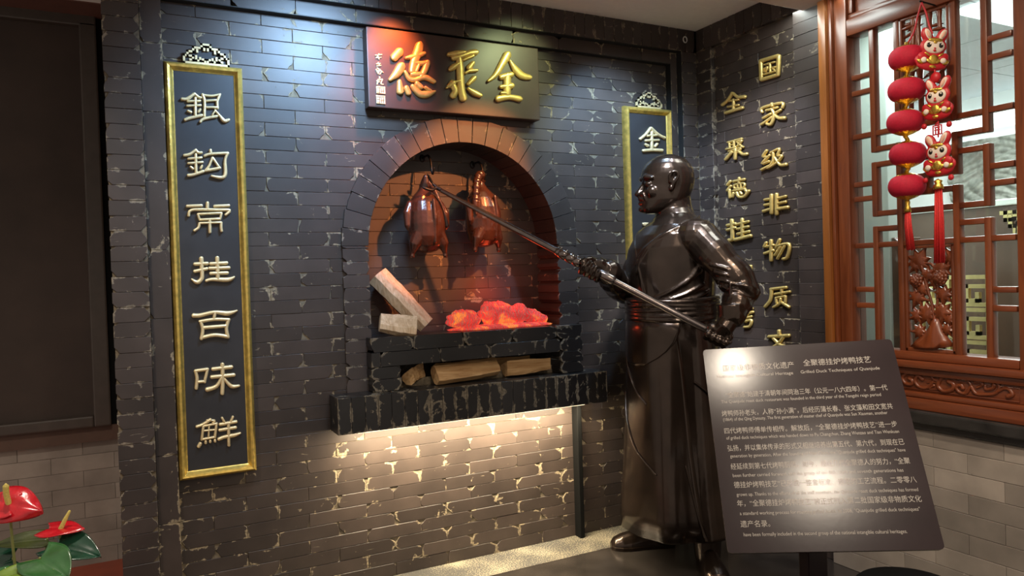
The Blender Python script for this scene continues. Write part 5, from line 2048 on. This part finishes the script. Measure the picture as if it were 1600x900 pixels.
# bright ceiling light panel and light cove
lp0 = PX(1440, 10, 1.6)
for (ya, yb) in ((-1.5, -0.9),):
    o = MB().box((1.0, ya, 2.66), (1.6, yb, 2.695), 0.003).obj('light_panel', M['far_lamp'])
    tag(o, 'bright square ceiling light panel in the room beyond the lattice', 'ceiling light')
o = MB().box((3.05, -2.0, 2.42), (3.249, 1.6, 2.52), 0.004).obj('trim_8', M['far_lamp'])
o['kind'] = 'structure'
o['label'] = 'lit white cove along the far wall'
# stone relief on the far wall
r0, r1 = PX(1484, 200, 3.2), PX(1640, 318, 3.2)
ry0, ry1 = r1.y, r0.y
rz0, rz1 = PX(1540, 319, 3.2).z, 2.34
rng_ = np.random.default_rng(5)
nu, nv = 90, 60
ph = rng_.uniform(0, 6.28, 12)
V, Fc = [], []
for j in range(nv+1):
    for i in range(nu+1):
        u, v = i/nu, j/nv
        h = .030*abs(math.sin(5*u+2.2*v+ph[0])+.5*math.sin(9*v-4*u+ph[1]))+.018*abs(math.sin(17*u+6*math.sin(5*v+ph[2])+ph[3]))+.010*abs(math.sin(31*v+9*u+3*math.sin(9*u)+ph[4]))
        V.append((3.22-h, ry0+(ry1-ry0)*u, rz0+(rz1-rz0)*v))
for j in range(nv):
    for i in range(nu):
        a = j*(nu+1)+i
        Fc.append((a, a+1, a+nu+2, a+nu+1))
rel = MB().add(V, Fc)
rc = (3.235, (ry0+ry1)/2, (rz0+rz1)/2)
rt = thing('stone_relief', 'grey carved stone relief mural seen through the lattice window', 'relief', rc)
at_origin(rel.obj('relief_face', M['relief'], rt, True), rc)
at_origin(MB().box((3.221, ry0, rz0), (3.248, ry1, rz1)).obj('slab', M['relief'], rt), rc)
mb = MB()
mb.box((3.13, ry0, rz0), (3.222, ry0+.05, rz1), .005)
at_origin(mb.obj('border', M['relief'], rt), rc)
# brown booth partition with a white cap and gold fretwork in front of it
b0, b1 = PX(1412, 330, 1.3), PX(1700, 330, 1.3)
bz = PX(1520, 326, 1.3).z
bc = (1.35, (b0.y+b1.y)/2, 0)
bt = thing('booth_partition', 'brown booth partition with pale cap beyond the lattice window', 'partition', bc)
at_origin(MB().box((1.30, b1.y, 0), (1.40, b0.y, bz), .004).obj('panel', M['far_brown'], bt), bc)
at_origin(MB().box((1.28, b1.y, bz), (1.42, b0.y, bz+.035), .006).obj('cap', M['far_white'], bt), bc)


def fret(name, label, A, B, X, pattern, grp='gold fretwork beyond the lattice'):
    """gold fret: pattern in unit square, bars between points; A top-left pixel, B bottom-right pixel on plane X"""
    a, b = PX(*A, X), PX(*B, X)
    c = (X, (a.y+b.y)/2, min(a.z, b.z))
    t = thing(name, label, 'fretwork', c, 0, grp)
    w, h = abs(a.y-b.y), abs(a.z-b.z)
    s = .0105
    for pts in pattern:
        mb = MB()
        for (u0, v0), (u1, v1) in zip(pts[:-1], pts[1:]):
            ya, yb = a.y-u0*w, a.y-u1*w
            za, zb_ = a.z-v0*h, a.z-v1*h
            mb.box((X-.012, min(ya, yb)-s, min(za, zb_)-s), (X+.012, max(ya, yb)+s, max(za, zb_)+s))
        at_origin(mb.obj('fret_bar', M['far_gold'], t), c)


pat = [[(0, 0), (1, 0)], [(0, 0), (0, 1)], [(1, 0), (1, 1)], [(0, 1), (1, 1)]]
for k in range(4):
    v = k*.25
    for o_, d_ in ((0.0, 1), (1.0, -1)):
        pat += [[(o_, v+.07), (o_+d_*.30, v+.07), (o_+d_*.30, v+.18), (o_+d_*.15, v+.18), (o_+d_*.15, v+.13)], [(o_+d_*.42, v), (o_+d_*.42, v+.14), (o_+d_*.5, v+.14)]]
    pat += [[(0, v+.25), (1, v+.25)], [(.5, v+.14), (.5, v+.25)], [(.06, v+.21), (.30, v+.21)], [(.70, v+.21), (.94, v+.21)], [(.36, v+.21), (.64, v+.21)]]
fret('gold_fretwork', 'tall gold fretwork panel standing beyond the lower lattice', (1440, 434), (1549, 640), 1.05, pat)
cor_ = [[(0, 0), (1, 0), (1, 1)], [(.2, 0), (.2, .22), (.45, .22), (.45, .10)], [(.45, .22), (.45, .42), (.7, .42)], [(.7, 0), (.7, .20), (.85, .20)], [(1, .35), (.85, .35), (.85, .6)], [(.7, .42), (.7, .75), (1, .75)]]
fret('gold_corner_fretwork', 'small gold corner fretwork at the right edge beyond the lattice', (1567, 333), (1597, 382), 1.22, cor_)

# ------------------------------------------------------------------ red lantern string
LXs = -0.155
nail = PX(1440, 4, LXs)
MB().tube([(-0.05, nail.y, nail.z), (LXs-.01, nail.y, nail.z+.004)], .0035, 8).obj('nail', M['iron'], lat).location = -Vector(lb)
lc = PX(1417, 91, LXs)
ls = thing('lantern_string', 'string of five red velvet lanterns with gold rims, hanging on the lattice', 'lantern', (lc.x, lc.y, lc.z))


def hang(o, c):
    o.data.transform(Matrix.Translation(-Vector(c)))
    return o


lcs = [PX(1417.5, 91, LXs), PX(1416.5, 141, LXs), PX(1414.5, 191, LXs), PX(1418.5, 241, LXs), PX(1417, 291, LXs)]
proto_l = None
for i, c in enumerate(lcs):
    yy = lc.y+(c.y-lc.y)
    rt_, ht = .069, .043
    prof = []
    for k in range(15):
        a = -PI/2+PI*k/14
        prof.append((.030+(rt_-.030)*math.cos(a)**.95 if abs(a) < PI/2-.01 else .030, ht*math.sin(a)))
    if proto_l is None:
        mb = MB().lathe([(.004, -ht)]+prof+[(.004, ht)], n=32)
        # shallow seams
        mb.v = [tuple(Vector((x, y, 0))*(1-.018*(math.cos(6*math.atan2(y, x))**16))+Vector((0, 0, z))) for x, y, z in mb.v]
        ml = mb.mesh('lantern_body')
        mcaps = []
        for sgn in (-1, 1):
            mc = MB()
            pts = [(.051, sgn*.027), (.047, sgn*.036), (.038, sgn*.044), (.024, sgn*.050), (.009, sgn*.055), (.009, sgn*.062)]
            rings = []
            for r, z in pts:
                rings.append([(r*(1+(.07*math.cos(16*2*PI*k/96) if r > .045 else 0))*math.cos(2*PI*k/96), r*(1+(.07*math.cos(16*2*PI*k/96) if r > .045 else 0))*math.sin(2*PI*k/96), z) for k in range(96)])
            mc.loft(rings)
            mcaps.append(mc.mesh('gold_rim'))
        proto_l = (ml, mcaps)
    o = link('lantern', proto_l[0], ls, M['lantern'], True)
    o.location = Vector((lc.x, c.y, c.z))-lc
    for mcap in proto_l[1]:
        link('gold_rim', mcap, o, M['bright_gold'], True)
mb = MB()
for a, b in zip(lcs[:-1], lcs[1:]):
    mb.tube([(lc.x, a.y, a.z-.05), (lc.x, b.y, b.z+.05)], .004, 8)
    mb.ell((lc.x, (a.y+b.y)/2, (a.z+b.z)/2), (.009, .009, .008), seg=10, rng=6)
o = hang(mb.obj('gold_link', M['bright_gold'], ls, True), lc)
mb = MB()
mb.tube(catmull([(lc.x, lcs[0].y, lcs[0].z+.055), PX(1428, 50, LXs)[:], PX(1434, 25, LXs)[:], nail[:]], 5), .0035, 8)
hang(mb.obj('cord', M['red'], ls, True), lc)
MB.tassel = None


def tassel(parent, c, top, bot, w, cap_h, cw):
    """red thread tassel under a gold cap; c = the thing's origin"""
    rnd = random.Random(int(w*1e5))
    mb = MB()
    for i in range(46):
        a, r = rnd.uniform(0, 2*PI), w*math.sqrt(rnd.random())
        x, y = r*math.cos(a)*.6, r*math.sin(a)
        e = rnd.uniform(-.006, .004)
        mb.tube([(top.x+x*.6, top.y+y*.65, top.z-cap_h*.8), (top.x+x*.9, top.y+y*.9, (top.z+bot.z)/2), (bot.x+x*1.05, bot.y+y*1.1, bot.z+e)], .0024, 4, False)
    o = hang(mb.obj('tassel', M['red_thread'], parent, True), c)
    mb = MB().lathe([(.003, 0.004), (cw*.5, 0), (cw*.8, -.004), (cw*.62, -cap_h*.4), (cw*.9, -cap_h*.6), (cw, -cap_h)], (top.x, top.y, top.z), n=20)
    hang(mb.obj('tassel_cap', M['bright_gold'], o, True), c)


tassel(ls, lc, PX(1418, 314, LXs), PX(1423, 389, LXs), .015, .045, .013)

# ------------------------------------------------------------------ rabbit charm string
rc0 = PX(1465, 157, LXs)
rs = thing('rabbit_string', 'string of three red plush rabbit charms with a long red tassel, hanging beside the lanterns', 'ornament', rc0)


def rabbit(px, py, hgt, rz=0.0, lean=0.0):
    """a padded rabbit charm: u to the right (-y), v up, depth towards the room (-x)"""
    c = PX(px, py, LXs)
    s = hgt/2.0
    R_ = Matrix.Translation(Vector((LXs, c.y, c.z))-rc0) @ Matrix.Rotation(rz, 4, 'Z') @ Matrix.Rotation(lean, 4, 'X')

    def P(u, v, d):
        return (-d*s, -u*s, v*s)

    def blob(m, u, v, ru, rv, d=0.0, rd=.12, a=0.0):
        m.ell(P(u, v, d), (rd*s, ru*s, rv*s), Matrix.Rotation(a, 3, 'X'), 18, 10)
    red = MB()
    for q in ((0, .22, .60, .44, 0), (0, -.42, .78, .42, 0), (-.34, .72, .24, .36, -.45), (.34, .72, .24, .36, .45), (0, -.62, .68, .28, 0)):
        blob(red, q[0], q[1], q[2], q[3], 0, .15, q[4])
    body = link('padding', fuse(red, .0035, 2, 'padding'), rs, M['red'], True)
    body.matrix_local = R_

    def part(nm, mat, specs):
        for q in specs:
            m = MB()
            blob(m, *q)
            m.obj(nm, M[mat], body, True)
    part('face', 'white', [(0, .20, .46, .34, .10, .10)])
    part('ear', 'white', [(-.33, .74, .13, .26, .10, .08, -.45), (.33, .74, .13, .26, .10, .08, .45)])
    part('inner_ear', 'peach', [(-.33, .72, .07, .17, .16, .05, -.45), (.33, .72, .07, .17, .16, .05, .45)])
    part('headband', 'bright_gold', [(0, .46, .32, .10, .15, .07), (0, .36, .09, .09, .18, .04)])
    part('eye', 'eye', [(-.25, .22, .11, .12, .16, .06), (.25, .22, .11, .12, .16, .06)])
    part('eye_glint', 'white', [(-.22, .26, .035, .035, .22, .02), (.28, .26, .035, .035, .22, .02)])
    part('nose', 'red', [(0, .08, .05, .035, .20, .03), (0, -.02, .07, .05, .19, .03)])
    part('sleeve', 'red', [(-.44, -.30, .24, .20, .10, .10, .5), (.44, -.30, .24, .20, .10, .10, -.5)])
    part('sleeve_trim', 'bright_gold', [(-.55, -.52, .16, .10, .11, .08, .6), (.55, -.52, .16, .10, .11, .08, -.6), (-.30, -.20, .14, .05, .17, .05, .6), (.30, -.20, .14, .05, .17, .05, -.6)])
    part('paw', 'white', [(-.42, -.46, .13, .13, .17, .07), (.42, -.46, .13, .13, .17, .07)])
    part('gold_fish', 'bright_gold', [(0, -.42, .22, .22, .16, .08), (-.16, -.50, .16, .10, .17, .05, .5), (.16, -.50, .16, .10, .17, .05, -.5), (0, -.74, .16, .08, .13, .07)])
    return body


rabbit(1457.5, 80, .168, 1.0, 0.12)
rabbit(1465, 157, .168, 0.0, 0.05)
rabbit(1467, 244, .172, 0.0, -0.03)
mb = MB()
mb.tube(catmull([nail[:], PX(1447, 20, LXs)[:], PX(1452, 40, LXs)[:], PX(1457, 52, LXs)[:]], 5), .0035, 8)
mb.tube([PX(1460, 108, LXs)[:], PX(1464, 128, LXs)[:]], .0035, 8)
mb.tube([PX(1466, 190, LXs)[:], PX(1466, 214, LXs)[:]], .003, 8)
hang(mb.obj('cord', M['red'], rs, True), rc0)
for (px, py, r) in ((1462, 121, .020), (1444, 198, .011), (1483, 194, .011), (1446, 282, .010), (1486, 277, .011)):
    q = PX(px, py, LXs)
    m_ = MB().ell((0, 0, 0), (r*.7, r, r*1.05), seg=14, rng=8)
    o = m_.obj('bead', M['red'], rs, True)
    o.location = q-rc0
mb = MB()
q = PX(1464.5, 203, LXs)
hw = .017
for a, b in (((-1, -1), (1, -1)), ((1, -1), (1, 1)), ((1, 1), (-1, 1)), ((-1, 1), (-1, -1)), ((-.4, -1), (-.4, .6)), ((.4, -1), (.4, .6)), ((-.6, 0), (.6, 0)), ((-.6, .6), (.6, .6)), ((-.5, 1), (0, 1.6)), ((0, 1.6), (.5, 1))):
    mb.tube([(q.x, q.y-a[0]*hw, q.z+a[1]*hw), (q.x, q.y-b[0]*hw, q.z+b[1]*hw)], .0028, 6)
hang(mb.obj('luck_charm', M['red'], rs, True), rc0)
tassel(rs, rc0, PX(1466, 281, LXs), PX(1468, 409, LXs), .019, .035, .019)

# small ring fitting high in the corner
rp = PY(1070.5, 62, -0.086)
rg = MB()
rg.tube([(.013*math.cos(2*PI*k/24), 0, .016*math.sin(2*PI*k/24)) for k in range(25)], .0035, 8, False)
o = rg.obj('ring_fitting', plain('pale_ring', (0.7, 0.7, 0.68), 0.3, 0.3), None, True)
o.location = rp
tag(o, 'small pale ring on the brickwork high up in the corner', 'ring')

# ------------------------------------------------------------------ anthurium in a planter, bottom left
PC = Vector((-3.16, -1.15, 0.0))
pt = thing('potted_anthurium', 'potted anthurium with red flowers and glossy green leaves in front of the tile wall', 'plant', PC)
MB().lathe([(.10, 0), (.13, .02), (.155, .30), (.160, .46), (.172, .47), (.172, .50), (.150, .50), (.146, .47), (.01, .46)], n=32).obj('planter', M['pot'], pt, sharp=40)


def PL(px, py, Y=-1.15):
    return PY(px, py, Y)-PC


def heart(t, c, tip, nrm, ln, wd, cup, wav, sub, name, mat, parent, vein=True):
    """a heart-shaped blade: base at c, tip direction, upward normal, length, width, cupping"""
    d = Vector(tip).normalized()
    n = Vector(nrm)
    n = (n-d*n.dot(d)).normalized()
    w = d.cross(n)
    nu_, nv_ = 18, 14
    V, Fc = [], []
    for i in range(nu_+1):
        u = i/nu_
        half = wd*(math.sin(PI*min(1, (u*.86+.14))**.78)**.8)*(1-.25*u)
        back = 0.22*ln*(1-u)**2.2
        for j in range(nv_+1):
            v = -1+2*j/nv_
            x = u*ln-back*abs(v)**1.3*1.0
            y = half*v
            z = cup*(v*v)*wd-.28*ln*u*u*t+wav*math.sin(9*u+3*v)*wd*abs(v)-.03*ln*math.exp(-(v*9)**2)*(1 if vein else 0)
            V.append(Vector(c)+d*x+w*y+n*z)
    for i in range(nu_):
        for j in range(nv_):
            a = i*(nv_+1)+j
            Fc.append((a, a+1, a+nv_+2, a+nv_+1))
    m = MB()
    m.v = [tuple(p) for p in V]
    m.f = Fc
    me = m.mesh(name)
    o = link(name, me, parent, M[mat], True)
    so = o.modifiers.new('thick', 'SOLIDIFY')
    so.thickness = .0018
    so.offset = 0
    return o


crown = Vector((0.0, 0.0, .47))


def stalk(end, bend, r=.0035, mat='stem', name='stem', start=None):
    a = start if start is not None else crown
    m = (a+end)/2+Vector(bend)
    return MB().tube(catmull([a, m, end], 7), r, 8).obj(name, M[mat], pt, True)


LR = Vector((.888, -.459, 0))    # to the right in the picture
TC = Vector((.08, -.95, .0))     # towards the camera
UP = Vector((0, 0, 1))
# (pixel of the leaf base, direction, normal, length, width, droop, material)
for px, py, dy, d, nn_, ln, wd, t, mat in (
        (88, 852, .00, LR*1.0+UP*-.12+TC*.25, UP*.75+TC*.6, .118, .052, .55, 'leaf_dark'),
        (74, 842, .05, LR*-.9+UP*.02+TC*.2, UP*.8+TC*.45, .125, .034, .3, 'leaf_olive'),
        (62, 872, -.10, LR*.75+UP*-.25+TC*.7, UP*.75+TC*.7, .105, .055, .5, 'leaf'),
        (66, 886, -.12, LR*-1.0+UP*-.05+TC*.4, UP*.9+TC*.3, .125, .034, .35, 'leaf_yellow'),
        (20, 872, .08, LR*-.6+UP*-.1+TC*.3, UP*.6+TC*.6, .12, .05, .5, 'leaf_dark'),
        (50, 905, .0, LR*.2+UP*-.5+TC*.8, UP*.6+TC*.7, .12, .055, .6, 'leaf_dark'),
        (10, 915, .02, LR*-.8+UP*-.3+TC*.6, UP*.6+TC*.7, .12, .055, .6, 'leaf')):
    b_ = PL(px, py, -1.15+dy)
    heart(t, b_, d, nn_, ln, wd, .12, .05, 1, 'leaf', mat, pt)
    stalk(b_, (0, 0, .02), .0028)
# flowers
f1 = PL(14, 789, -1.17)
fl1 = heart(.45, f1-LR*.020+UP*.012, LR*1.0+UP*-.22+TC*.1, UP*.55+TC*.85, .098, .052, -.25, .05, 1, 'spathe', 'spathe', pt)
heart(.35, f1+LR*.004, LR*-1.0+UP*.02, UP*.6+TC*.7, .08, .040, .1, .06, 1, 'spathe', 'spathe', pt)
MB().tube(catmull([f1, PL(10, 772, -1.175), PL(9, 757, -1.18)], 5), [.0065]*10+[.003], 10).obj('spadix', M['spadix'], pt, True)
stalk(f1, (-.01, 0, .0), .0032)
f2 = PL(95, 826, -1.13)
heart(.15, f2-LR*.030+UP*.002, LR*1.0+UP*.0, UP*.97+TC*.25, .088, .042, -.05, .03, 1, 'spathe', 'spathe', pt)
MB().tube([f2, PL(102, 811, -1.13), PL(108.5, 799, -1.13)], [.0058, .0048, .0032], 10).obj('spadix', M['spadix'], pt, True)
stalk(f2, (.01, 0, .0), .0034)
